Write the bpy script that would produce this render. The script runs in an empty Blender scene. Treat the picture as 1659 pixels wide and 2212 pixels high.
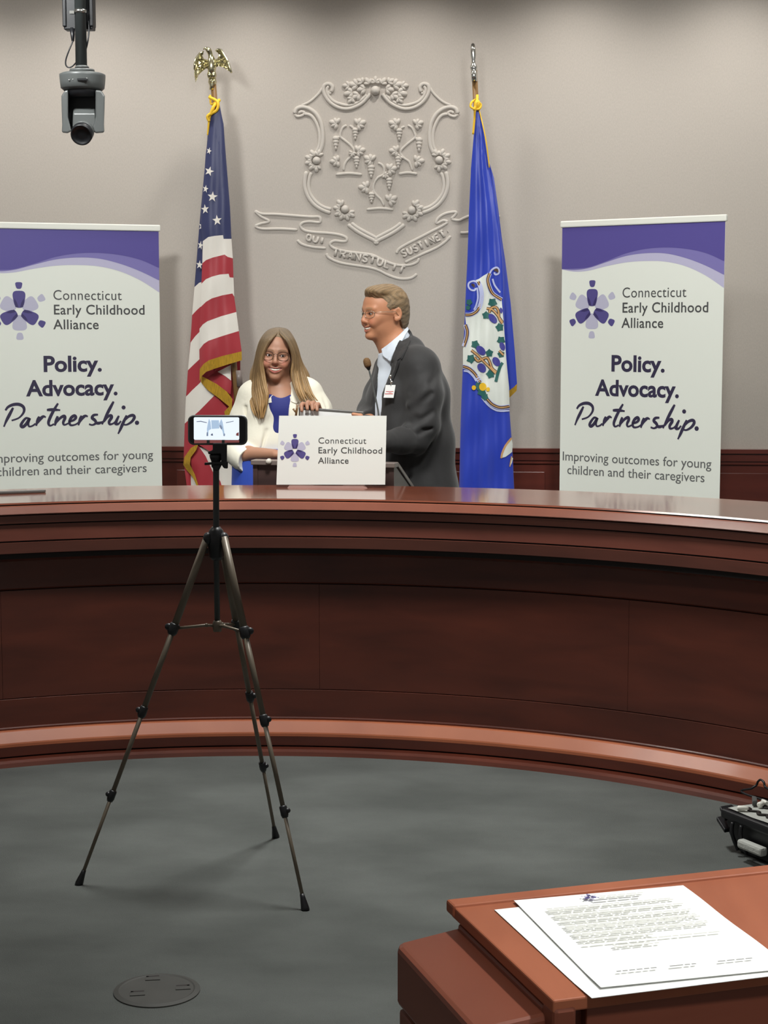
import bpy, bmesh, math, random
import numpy as np
from mathutils import Vector, Matrix
from mathutils.bvhtree import BVHTree

SC = bpy.context.scene
COL = SC.collection
random.seed(7)
RNG = np.random.default_rng(7)

# ------------------------------------------------------------------ camera
F_PX, HORIZON, CAM_H, YAW = 3700.0, 700.0, 1.6, math.radians(4.0)
PITCH = math.atan((1106.0 - HORIZON) / F_PX)
cam_data = bpy.data.cameras.new('camera')
cam = bpy.data.objects.new('camera', cam_data)
COL.objects.link(cam)
cam.location = (0, 0, CAM_H)
cam.rotation_euler = (math.pi / 2 - PITCH, 0, YAW)
cam_data.sensor_fit = 'VERTICAL'
cam_data.sensor_height = 24.0
cam_data.lens = 24.0 * F_PX / 2212.0
cam_data.clip_start = 0.05
cam_data.clip_end = 60
SC.camera = cam

WALL_Y, CEIL_Z = 9.5, 3.62

# ------------------------------------------------------------------ exposure, world, lamps
SC.view_settings.view_transform = 'Standard'
SC.view_settings.look = 'None'
SC.view_settings.exposure = 0.1
SC.view_settings.gamma = 1.0
SC.view_settings.use_curve_mapping = False

world = bpy.data.worlds.new('world')
SC.world = world
world.use_nodes = True
world.node_tree.nodes['Background'].inputs[0].default_value = (1.0, 0.97, 0.93, 1)
world.node_tree.nodes['Background'].inputs[1].default_value = 0.19


def lamp(name, kind, loc, aim, power, color=(1, 0.93, 0.82), size=0.1, angle=150, blend=0.6):
    d = bpy.data.lights.new(name, kind)
    d.energy = power
    d.color = color
    if kind == 'SPOT':
        d.spot_size = math.radians(angle)
        d.spot_blend = blend
        d.shadow_soft_size = size
    elif kind == 'AREA':
        d.shape = 'DISK'
        d.size = size
    o = bpy.data.objects.new(name, d)
    COL.objects.link(o)
    o.location = loc
    o.rotation_euler = (Vector(aim) - Vector(loc)).to_track_quat('-Z', 'Y').to_euler()
    return o


# row of recessed wall washers close to the back wall (they make the scallops)
WASH_X = [-4.87, -4.0, -3.13, -2.26, -1.39, -0.52, 0.35, 1.22, 2.09, 2.96]
for wx in WASH_X:
    lamp('wall_washer', 'SPOT', (wx, WALL_Y - 0.50, CEIL_Z - 0.02), (wx, WALL_Y - 0.50, 0), 33,
         (1, 0.975, 0.935), 0.05, 138, 0.85)
# downlights over the people and the dais
for dx, dy, pw in [(-2.1, 5.5, 500), (-0.75, 5.5, 190), (0.75, 5.5, 530)]:
    lamp('stage_downlight', 'SPOT', (dx, dy, CEIL_Z - 0.03), (dx + 0.35 * (dx + 0.75), dy + 2.7, 1.7), pw,
         (0.985, 1, 0.985), 0.3, 84, 0.7)
for dx, dy, pw in [(-1.25, 6.7, 60), (0.5, 7.2, 40)]:
    lamp('desk_downlight', 'SPOT', (dx, dy, CEIL_Z - 0.02), (dx, dy, 0), pw, (1, 0.97, 0.92), 0.22, 130, 0.5)
# lamp over the witness table
lamp('table_downlight', 'SPOT', (1.5, 2.6, CEIL_Z - 0.03), (0.75, 2.3, 0.9), 470, (0.99, 1, 0.98), 0.12, 70, 0.8)
lamp('rear_downlight', 'SPOT', (0.7, 0.1, CEIL_Z - 0.03), (0.85, 2.1, 0.6), 240, (0.99, 1, 0.98), 0.2, 52, 0.8)
# lamps further right in the room (they catch the right side of the dais ledges)
lamp('side_downlight', 'SPOT', (-2.4, 4.9, CEIL_Z - 0.03), (1.25, 5.3, 0.5), 190, (1, 0.96, 0.9), 0.42, 42, 0.8)
lamp('room_downlight', 'SPOT', (-0.5, 5.3, CEIL_Z - 0.05), (-0.5, 5.85, 0), 460, (0.99, 1, 0.98), 0.3, 112, 1.0)


# ------------------------------------------------------------------ pixels of the photograph -> points of the room
_c, _s = math.cos(PITCH), math.sin(PITCH)
FW = np.array([-math.sin(YAW) * _c, math.cos(YAW) * _c, -_s])
RT = np.array([math.cos(YAW), math.sin(YAW), 0.0])
UP = np.cross(RT, FW)
CAMP = np.array([0.0, 0.0, CAM_H])


def ray(x, y):
    return FW + RT * (x - 829.5) / F_PX - UP * (y - 1106.0) / F_PX


def PY(x, y, Y):
    d = ray(x, y)
    return CAMP + d * (Y / d[1])


def PZ(x, y, z):
    d = ray(x, y)
    return CAMP + d * ((z - CAM_H) / d[2])


def lin(c):
    return tuple((v / 12.92 if v <= 0.04045 else ((v + 0.055) / 1.055) ** 2.4) for v in (c[0] / 255, c[1] / 255, c[2] / 255))


# ------------------------------------------------------------------ materials
def mat(name, rgb, rough=0.6, metal=0.0, coat=0.0, bump=None, var=None, emit=None, spec=None, sheen=0):
    """rgb 0-255; var=(scale, amount, stretch) colour mottling; bump=(scale, strength, stretch)"""
    m = bpy.data.materials.new(name)
    m.use_nodes = True
    nt = m.node_tree
    b = nt.nodes['Principled BSDF']
    col = lin(rgb)
    b.inputs['Base Color'].default_value = (*col, 1)
    b.inputs['Roughness'].default_value = rough
    b.inputs['Metallic'].default_value = metal
    b.inputs['Coat Weight'].default_value = coat
    b.inputs['Coat Roughness'].default_value = 0.08
    if spec is not None:
        b.inputs['Specular IOR Level'].default_value = spec
    if sheen:
        b.inputs['Sheen Weight'].default_value = sheen
    if emit:
        b.inputs['Emission Color'].default_value = (*lin(emit[0]), 1)
        b.inputs['Emission Strength'].default_value = emit[1]
    tc = nt.nodes.new('ShaderNodeTexCoord')

    def noise(scale, stretch, detail=4):
        mp = nt.nodes.new('ShaderNodeMapping')
        mp.inputs['Scale'].default_value = stretch
        nt.links.new(tc.outputs['Object'], mp.inputs['Vector'])
        n = nt.nodes.new('ShaderNodeTexNoise')
        n.inputs['Scale'].default_value = scale
        n.inputs['Detail'].default_value = detail
        nt.links.new(mp.outputs[0], n.inputs['Vector'])
        return n
    if var:
        n = noise(var[0], var[2] if len(var) > 2 else (1, 1, 1), 5)
        r = nt.nodes.new('ShaderNodeValToRGB')
        a = var[1]
        r.color_ramp.elements[0].position = 0.3
        r.color_ramp.elements[1].position = 0.7
        r.color_ramp.elements[0].color = (*[max(0, v * (1 - a)) for v in col], 1)
        r.color_ramp.elements[1].color = (*[min(1, v * (1 + a)) for v in col], 1)
        nt.links.new(n.outputs['Fac'], r.inputs[0])
        nt.links.new(r.outputs[0], b.inputs['Base Color'])
    if bump:
        n = noise(bump[0], bump[2] if len(bump) > 2 else (1, 1, 1), 3)
        bp = nt.nodes.new('ShaderNodeBump')
        bp.inputs['Strength'].default_value = bump[1]
        bp.inputs['Distance'].default_value = 0.01
        nt.links.new(n.outputs['Fac'], bp.inputs['Height'])
        nt.links.new(bp.outputs[0], b.inputs['Normal'])
    return m


def wood(name, dark, light, scale=3.0, stretch=(1, 1, 8), rough=0.28, coat=0.35, spec=None):
    m = mat(name, light, rough, coat=coat, spec=spec)
    nt = m.node_tree
    b = nt.nodes['Principled BSDF']
    tc = nt.nodes.new('ShaderNodeTexCoord')
    mp = nt.nodes.new('ShaderNodeMapping')
    mp.inputs['Scale'].default_value = stretch
    n = nt.nodes.new('ShaderNodeTexNoise')
    n.inputs['Scale'].default_value = scale
    n.inputs['Detail'].default_value = 8
    n.inputs['Distortion'].default_value = 0.4
    r = nt.nodes.new('ShaderNodeValToRGB')
    r.color_ramp.elements[0].position = 0.25
    r.color_ramp.elements[1].position = 0.75
    r.color_ramp.elements[0].color = (*lin(dark), 1)
    r.color_ramp.elements[1].color = (*lin(light), 1)
    nt.links.new(tc.outputs['Object'], mp.inputs[0])
    nt.links.new(mp.outputs[0], n.inputs['Vector'])
    nt.links.new(n.outputs['Fac'], r.inputs[0])
    nt.links.new(r.outputs[0], b.inputs['Base Color'])
    return m


def tinted(name, rough=0.55, bump=None, sheen=0, sss=0):
    """material whose colour comes from the mesh attribute 'tint' (skin, lips, brows; hair lengths)"""
    m = mat(name, (200, 150, 120), rough, bump=bump, sheen=sheen)
    nt = m.node_tree
    a = nt.nodes.new('ShaderNodeAttribute')
    a.attribute_name = 'tint'
    b = nt.nodes['Principled BSDF']
    nt.links.new(a.outputs['Color'], b.inputs['Base Color'])
    if sss:
        b.inputs['Subsurface Weight'].default_value = sss
        b.inputs['Subsurface Radius'].default_value = (0.01, 0.004, 0.002)
        b.inputs['Subsurface Scale'].default_value = 1.0
    return m


M = {}
M['wall'] = mat('woven_wall_fabric', (181, 173, 164), 0.9, bump=(420, 0.15, (1, 1, 0.5)), var=(170, 0.045, (1, 1, 0.45)))
M['relief'] = mat('relief_plaster', (192, 185, 176), 0.8)
M['ceiling'] = mat('ceiling_paint', (225, 222, 215), 0.9, bump=(80, 0.1))
M['carpet'] = mat('grey_carpet', (98, 101, 98), 0.95, bump=(350, 0.5), var=(2.3, 0.20, (1, 1.5, 1)), spec=0.1)
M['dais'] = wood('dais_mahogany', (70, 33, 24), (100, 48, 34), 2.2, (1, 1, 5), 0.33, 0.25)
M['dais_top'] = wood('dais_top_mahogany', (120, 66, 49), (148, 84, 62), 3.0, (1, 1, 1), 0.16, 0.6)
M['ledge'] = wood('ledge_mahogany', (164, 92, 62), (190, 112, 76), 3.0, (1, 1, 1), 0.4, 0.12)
M['sign_wood'] = wood('sign_stand_wood', (112, 74, 64), (134, 92, 80), 3.0, (1, 1, 1), 0.6, 0.0)
M['cornice'] = wood('cornice_sheen_mahogany', (104, 58, 48), (132, 76, 62), 2.2, (1, 1, 5), 0.33, 0.25)  # dais wood made lighter: sheen on the cornice put into the colour
M['moulding'] = wood('moulding_mahogany', (122, 68, 51), (150, 86, 64), 3.0, (1, 1, 1), 0.24, 0.6)
M['groove'] = mat('dark_groove', (22, 10, 8), 0.7)
M['wain'] = wood('wainscot_mahogany', (84, 38, 31), (104, 48, 38), 2.5, (1, 1, 6), 0.3, 0.3)
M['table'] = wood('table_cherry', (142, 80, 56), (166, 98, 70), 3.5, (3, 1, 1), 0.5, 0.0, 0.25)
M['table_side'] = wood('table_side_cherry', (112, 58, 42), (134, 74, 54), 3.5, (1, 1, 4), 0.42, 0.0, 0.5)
M['lectern'] = wood('lectern_brown', (62, 46, 44), (78, 58, 54), 3, (1, 1, 5), 0.4, 0.1)
M['lectern_edge'] = mat('lectern_trim_grey', (118, 106, 100), 0.4, coat=0.2)
M['white'] = mat('white_board', (230, 233, 226), 0.55)
M['banner'] = mat('banner_vinyl', (233, 236, 226), 0.42, coat=0.05, bump=(3.0, 0.05))
M['bar'] = mat('white_aluminium', (236, 236, 226), 0.35)
M['purple'] = mat('purple_print', (88, 78, 150), 0.45)
M['purple_mid'] = mat('mid_purple_print', (126, 118, 178), 0.45)
M['purple_pale'] = mat('pale_purple_print', (190, 186, 212), 0.45)
M['logo_dark'] = mat('logo_indigo', (84, 76, 136), 0.45)
M['logo_deep'] = mat('logo_deep_indigo', (58, 50, 100), 0.45)
M['logo_pale'] = mat('logo_lilac', (188, 186, 206), 0.45)
M['ink'] = mat('ink_grey', (74, 75, 74), 0.5)
M['ink_light'] = mat('ink_light_grey', (100, 101, 100), 0.5)
M['ink_navy'] = mat('ink_navy', (52, 46, 72), 0.5)
M['black'] = mat('black_plastic', (24, 25, 28), 0.42)
M['black_metal'] = mat('black_metal', (52, 56, 56), 0.4)
M['grey_plastic'] = mat('dark_grey_plastic', (88, 91, 90), 0.4)
M['tripod'] = mat('tripod_aluminium', (106, 96, 82), 0.42, metal=0.2)
M['chrome'] = mat('bright_metal', (225, 225, 220), 0.2, metal=1.0)
M['brass'] = mat('pale_brass', (212, 206, 172), 0.22, metal=1.0)
M['pole'] = mat('flagpole_wood', (122, 92, 56), 0.35, coat=0.3)
M['cord_gold'] = mat('gold_cord', (236, 190, 40), 0.6)
M['fringe'] = mat('gold_fringe', (214, 166, 44), 0.7, bump=(90, 0.8, (14, 14, 0.3)), var=(60, 0.3, (10, 10, 0.4)))
M['flag_blue'] = mat('flag_navy', (44, 50, 92), 0.5, sheen=0.3)
M['flag_red'] = mat('flag_red', (166, 44, 54), 0.5, sheen=0.3)
M['flag_white'] = mat('flag_white', (228, 222, 212), 0.55, sheen=0.3)
M['state_blue'] = mat('state_flag_blue', (38, 62, 178), 0.42, sheen=0.2)
M['state_white'] = mat('state_flag_white', (226, 230, 222), 0.5)
M['tan'] = mat('embroidered_tan', (206, 160, 106), 0.6)
M['brown'] = mat('embroidered_brown', (78, 54, 38), 0.6)
M['ivy'] = mat('embroidered_green', (38, 98, 92), 0.6)
M['grape'] = mat('embroidered_violet', (68, 66, 150), 0.6)
M['mist'] = mat('embroidered_pale_blue', (190, 196, 232), 0.6)
M['skin'] = tinted('skin', 0.5, sss=0.08)
M['hair'] = tinted('hair_strands', 0.42, bump=(60, 0.35, (6, 6, 0.4)))
M['hair_short'] = tinted('short_hair', 0.5, bump=(60, 0.4, (1, 4, 6)))
M['eye'] = mat('eye_white', (232, 228, 222), 0.2)
M['iris'] = mat('iris_brown', (44, 32, 26), 0.15)
M['teeth'] = mat('teeth', (236, 228, 212), 0.25)
M['lip'] = mat('lip_rose', (176, 96, 88), 0.4)
M['jacket_white'] = mat('ivory_jacket_cloth', (236, 232, 214), 0.75, bump=(14, 0.35), sheen=0.2)
M['blue_top'] = mat('blue_top_cloth', (36, 44, 122), 0.7)
M['dress'] = mat('royal_blue_skirt', (36, 66, 160), 0.7)
M['suit'] = mat('charcoal_suit_cloth', (38, 37, 37), 0.75, bump=(11, 0.45, (1, 1, 0.6)), var=(160, 0.08), sheen=0.15)
M['suit_dark'] = mat('charcoal_lapel_edge', (34, 33, 34), 0.8)
M['shirt'] = mat('pale_blue_shirt', (206, 214, 224), 0.7, bump=(18, 0.2))
M['trouser'] = mat('dark_trousers', (44, 44, 48), 0.8)
M['shoe'] = mat('black_shoe_leather', (22, 20, 20), 0.3)
M['frame_brown'] = mat('glasses_tortoise', (62, 42, 30), 0.3)
M['frame_silver'] = mat('glasses_silver', (170, 165, 150), 0.25, metal=0.8)
M['mic_foam'] = mat('brown_mic_foam', (112, 82, 48), 0.8, bump=(300, 0.4))
M['paper'] = mat('white_paper', (242, 243, 240), 0.6)
M['paper_ink'] = mat('printed_grey', (204, 204, 196), 0.6)
M['paper_ink_dark'] = mat('printed_dark_grey', (130, 130, 128), 0.6)
M['frame_grey'] = mat('dark_grey_frame', (92, 90, 86), 0.4)
M['foam'] = mat('grey_foam', (176, 178, 172), 0.9, bump=(120, 0.2))
M['red_ink'] = mat('red_print', (200, 70, 66), 0.5)
M['cover_metal'] = mat('floor_cover_metal', (62, 62, 58), 0.65, metal=0.0, var=(12, 0.12))
M['screen'] = mat('lit_screen', (10, 10, 10), 0.2, emit=((232, 242, 252), 1.0))
M['screen_blue'] = mat('lit_screen_blue', (10, 10, 10), 0.2, emit=((176, 200, 226), 0.9))
M['screen_dim'] = mat('lit_screen_dim', (10, 10, 10), 0.2, emit=((112, 122, 150), 0.7))
M['screen_red'] = mat('lit_screen_red', (10, 10, 10), 0.2, emit=((150, 84, 82), 0.6))
M['knob_white'] = mat('white_knob', (214, 210, 198), 0.4)


# ------------------------------------------------------------------ objects
def setp(o, label=None, cat=None, group=None, kind=None):
    if label:
        o['label'] = label
    if cat:
        o['category'] = cat
    if group:
        o['group'] = group
    if kind:
        o['kind'] = kind
    return o


def thing(name, label, cat, loc, group=None):
    o = bpy.data.objects.new(name, None)
    COL.objects.link(o)
    o.empty_display_size = 0.05
    o.location = tuple(float(v) for v in loc)
    return setp(o, label, cat, group)


class MB:
    """collects shapes (in room coordinates) and links them as one mesh object"""

    def __init__(self):
        self.v, self.f, self.m, self.s = [], [], [], []

    def add(self, verts, faces, mi=0, smooth=False):
        b = len(self.v)
        self.v.extend([tuple(float(q) for q in p) for p in verts])
        for f in faces:
            self.f.append(tuple(i + b for i in f))
            self.m.append(mi)
            self.s.append(smooth)
        return self

    def build(self, name, mats, parent=None, bevel=0, label=None, recalc=True, sharp=None):
        if not isinstance(mats, (list, tuple)):
            mats = [mats]
        me = bpy.data.meshes.new(name)
        org = Vector((0, 0, 0))
        if parent is not None:
            q = parent
            while q is not None:
                org += q.location
                q = q.parent
        me.from_pydata([tuple(Vector(p) - org) for p in self.v], [], self.f)
        for m in mats:
            me.materials.append(m)
        me.polygons.foreach_set('material_index', self.m)
        me.polygons.foreach_set('use_smooth', self.s)
        if recalc:
            bm = bmesh.new()
            bm.from_mesh(me)
            bmesh.ops.recalc_face_normals(bm, faces=bm.faces)
            bm.to_mesh(me)
            bm.free()
        if sharp:
            me.set_sharp_from_angle(angle=math.radians(sharp))
        me.update()
        o = bpy.data.objects.new(name, me)
        COL.objects.link(o)
        if parent is not None:
            o.parent = parent
        if bevel:
            bv = o.modifiers.new('bevel', 'BEVEL')
            bv.width = bevel
            bv.segments = 2
            bv.limit_method = 'ANGLE'
            bv.angle_limit = math.radians(40)
        if label:
            o['label'] = label
        return o

    # --- shapes
    def box(self, lo, hi, mi=0):
        x0, y0, z0 = lo
        x1, y1, z1 = hi
        v = [(x0, y0, z0), (x1, y0, z0), (x1, y1, z0), (x0, y1, z0), (x0, y0, z1), (x1, y0, z1), (x1, y1, z1), (x0, y1, z1)]
        return self.add(v, [(0, 3, 2, 1), (4, 5, 6, 7), (0, 1, 5, 4), (1, 2, 6, 5), (2, 3, 7, 6), (3, 0, 4, 7)], mi)

    def obox(self, c, ax, ay, az, hx, hy, hz, mi=0):
        c, ax, ay, az = map(np.asarray, (c, ax, ay, az))
        v = [c + ax * sx * hx + ay * sy * hy + az * sz * hz for sz in (-1, 1) for sx, sy in ((-1, -1), (1, -1), (1, 1), (-1, 1))]
        return self.add(v, [(0, 3, 2, 1), (4, 5, 6, 7), (0, 1, 5, 4), (1, 2, 6, 5), (2, 3, 7, 6), (3, 0, 4, 7)], mi)

    def hexa(self, a, b, mi=0):
        """two matching outlines (lists of points) joined into a solid"""
        n = len(a)
        v = list(a) + list(b)
        f = [tuple(range(n - 1, -1, -1)), tuple(range(n, 2 * n))]
        f += [(i, (i + 1) % n, n + (i + 1) % n, n + i) for i in range(n)]
        return self.add(v, f, mi)

    def tube(self, path, rad, seg=10, mi=0, cap=True, flat=None):
        """path of points, radius (number or list); flat=(vector, factor) squashes the section along vector"""
        P = [np.asarray(p, float) for p in path]
        n = len(P)
        R = [rad] * n if isinstance(rad, (int, float)) else list(rad)
        T = []
        for i in range(n):
            t = P[min(i + 1, n - 1)] - P[max(i - 1, 0)]
            T.append(t / (np.linalg.norm(t) + 1e-12))
        ref = np.array([0, 0, 1.0]) if abs(T[0][2]) < 0.9 else np.array([1.0, 0, 0])
        u = np.cross(T[0], ref)
        u /= np.linalg.norm(u)
        verts, faces = [], []
        for i in range(n):
            u = u - T[i] * np.dot(u, T[i])
            u /= (np.linalg.norm(u) + 1e-12)
            w = np.cross(T[i], u)
            for k in range(seg):
                a = 2 * math.pi * k / seg
                off = R[i] * (math.cos(a) * u + math.sin(a) * w)
                if flat is not None:
                    d = np.asarray(flat[0])
                    off = off - d * np.dot(off, d) * (1 - flat[1])
                verts.append(P[i] + off)
        for i in range(n - 1):
            for k in range(seg):
                k2 = (k + 1) % seg
                faces.append((i * seg + k, i * seg + k2, (i + 1) * seg + k2, (i + 1) * seg + k))
        self.add(verts, faces, mi, True)
        if cap:
            b = len(self.v) - len(verts)
            self.f.append(tuple(b + k for k in range(seg - 1, -1, -1)))
            self.f.append(tuple(b + (n - 1) * seg + k for k in range(seg)))
            self.m += [mi, mi]
            self.s += [False, False]
        return self

    def ell(self, c, r, mi=0, nu=16, nv=10, rot=None):
        c = np.asarray(c, float)
        rr = (r, r, r) if isinstance(r, (int, float)) else r
        verts, faces = [], []
        for j in range(nv + 1):
            th = math.pi * j / nv
            for i in range(nu):
                ph = 2 * math.pi * i / nu
                p = np.array([rr[0] * math.sin(th) * math.cos(ph), rr[1] * math.sin(th) * math.sin(ph), rr[2] * math.cos(th)])
                if rot is not None:
                    p = rot @ p
                verts.append(c + p)
        for j in range(nv):
            for i in range(nu):
                i2 = (i + 1) % nu
                faces.append((j * nu + i, (j + 1) * nu + i, (j + 1) * nu + i2, j * nu + i2))
        return self.add(verts, faces, mi, True)

    def lathe(self, c, prof, seg=28, mi=0, axis=None, smooth=True):
        """prof: list of (radius, height) along axis from c"""
        c = np.asarray(c, float)
        ax = np.array([0, 0, 1.0]) if axis is None else np.asarray(axis, float) / np.linalg.norm(axis)
        ref = np.array([1.0, 0, 0]) if abs(ax[0]) < 0.9 else np.array([0, 1.0, 0])
        u = np.cross(ax, ref)
        u /= np.linalg.norm(u)
        w = np.cross(ax, u)
        verts, faces = [], []
        for r, h in prof:
            for k in range(seg):
                a = 2 * math.pi * k / seg
                verts.append(c + ax * h + max(r, 1e-5) * (math.cos(a) * u + math.sin(a) * w))
        for i in range(len(prof) - 1):
            for k in range(seg):
                k2 = (k + 1) % seg
                faces.append((i * seg + k, i * seg + k2, (i + 1) * seg + k2, (i + 1) * seg + k))
        self.add(verts, faces, mi, smooth)
        b = len(self.v) - len(verts)
        self.f.append(tuple(b + k for k in range(seg - 1, -1, -1)))
        self.f.append(tuple(b + (len(prof) - 1) * seg + k for k in range(seg)))
        self.m += [mi, mi]
        self.s += [False, False]
        return self


def poly_mesh(poly, gx=None, gy=None):
    """2D polygon -> (verts2d, faces), cut along a grid so that it can be bent"""
    bm = bmesh.new()
    vs = [bm.verts.new((float(x), float(y), 0)) for x, y in poly]
    bm.faces.new(vs)
    bm.normal_update()
    bmesh.ops.triangulate(bm, faces=bm.faces[:], quad_method='BEAUTY', ngon_method='EAR_CLIP')
    xs = [p[0] for p in poly]
    ys = [p[1] for p in poly]
    for g, lo, hi, no in ((gx, min(xs), max(xs), (1, 0, 0)), (gy, min(ys), max(ys), (0, 1, 0))):
        if not g:
            continue
        t = math.floor(lo / g) * g + g
        while t < hi - 1e-9:
            co = (t, 0, 0) if no[0] else (0, t, 0)
            bmesh.ops.bisect_plane(bm, geom=bm.verts[:] + bm.edges[:] + bm.faces[:], plane_co=co, plane_no=no, dist=1e-6)
            t += g
    bm.verts.index_update()
    v = [(q.co.x, q.co.y) for q in bm.verts]
    f = [tuple(q.index for q in fc.verts) for fc in bm.faces]
    bm.free()
    return v, f


def smooth_path(pts, n=4, closed=False):
    """Catmull-Rom through 2D/3D points"""
    P = [np.asarray(p, float) for p in pts]
    out = []
    N = len(P)
    rng = range(N if closed else N - 1)
    for i in rng:
        if closed:
            p0, p1, p2, p3 = P[(i - 1) % N], P[i], P[(i + 1) % N], P[(i + 2) % N]
        else:
            p0, p1, p2, p3 = P[max(i - 1, 0)], P[i], P[i + 1], P[min(i + 2, N - 1)]
        for k in range(n):
            t = k / n
            out.append(0.5 * ((2 * p1) + (-p0 + p2) * t + (2 * p0 - 5 * p1 + 4 * p2 - p3) * t * t + (-p0 + 3 * p1 - 3 * p2 + p3) * t ** 3))
    if not closed:
        out.append(P[-1])
    return out


def stroke_poly(pts, w, taper=1.0):
    """2D polyline -> outline polygon strips (quads) of width w (number or list)"""
    P = [np.asarray(p, float) for p in pts]
    n = len(P)
    W = [w] * n if isinstance(w, (int, float)) else w
    L, R = [], []
    for i in range(n):
        t = P[min(i + 1, n - 1)] - P[max(i - 1, 0)]
        t /= (np.linalg.norm(t) + 1e-9)
        nn = np.array([-t[1], t[0]])
        L.append(P[i] + nn * W[i] / 2)
        R.append(P[i] - nn * W[i] / 2)
    verts = L + R
    faces = [(i, i + 1, n + i + 1, n + i) for i in range(n - 1)]
    return [tuple(v) for v in verts], faces


_font_cache = {}


def text_2d(s, bold=0.0, spacing=1.0):
    key = (s, bold, spacing)
    if key in _font_cache:
        return _font_cache[key]
    cu = bpy.data.curves.new('txt', 'FONT')
    cu.body = s
    cu.size = 1.0
    cu.resolution_u = 4
    cu.offset = bold
    cu.space_character = spacing
    ob = bpy.data.objects.new('txt', cu)
    COL.objects.link(ob)
    dg = bpy.context.evaluated_depsgraph_get()
    me = bpy.data.meshes.new_from_object(ob.evaluated_get(dg))
    v = [(q.co.x, q.co.y) for q in me.vertices]
    f = [tuple(p.vertices) for p in me.polygons]
    bpy.data.objects.remove(ob)
    bpy.data.curves.remove(cu)
    bpy.data.meshes.remove(me)
    _font_cache[key] = (v, f)
    return v, f


class Plane:
    """upright (or any) plane: origin, right axis, up axis; off is towards the viewer"""

    def __init__(self, o, right, up):
        self.o = np.asarray(o, float)
        self.x = np.asarray(right, float) / np.linalg.norm(right)
        u = np.asarray(up, float)
        u = u - self.x * np.dot(u, self.x)
        self.y = u / np.linalg.norm(u)
        self.n = np.cross(self.x, self.y)

    def uv(self, px, py):
        d = ray(px, py)
        t = np.dot(self.o - CAMP, self.n) / np.dot(d, self.n)
        q = CAMP + d * t - self.o
        return np.array([np.dot(q, self.x), np.dot(q, self.y)])

    def pt(self, a, b, off=0.0):
        return self.o + self.x * a + self.y * b + self.n * off


def put2d(mb, pl, v2, f2, off, mi=0):
    mb.add([pl.pt(a, b, off) for a, b in v2], f2, mi)


def put_text(mb, pl, s, a0, a1, b0, cap, off, mi=0, bold=0.0, slope=0.0, spacing=1.0):
    """text from a0 to a1 on baseline b0 with capital height cap (plane units)"""
    v, f = text_2d(s, bold, spacing)
    xs = [p[0] for p in v]
    x0, x1 = min(xs), max(xs)
    ch = max(p[1] for p in text_2d('H', bold)[0])
    k = (a1 - a0) / (x1 - x0)
    put2d(mb, pl, [(a0 + (x - x0) * k, b0 + y * cap / ch + slope * (x - x0) * k) for x, y in v], f, off, mi)


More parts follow.
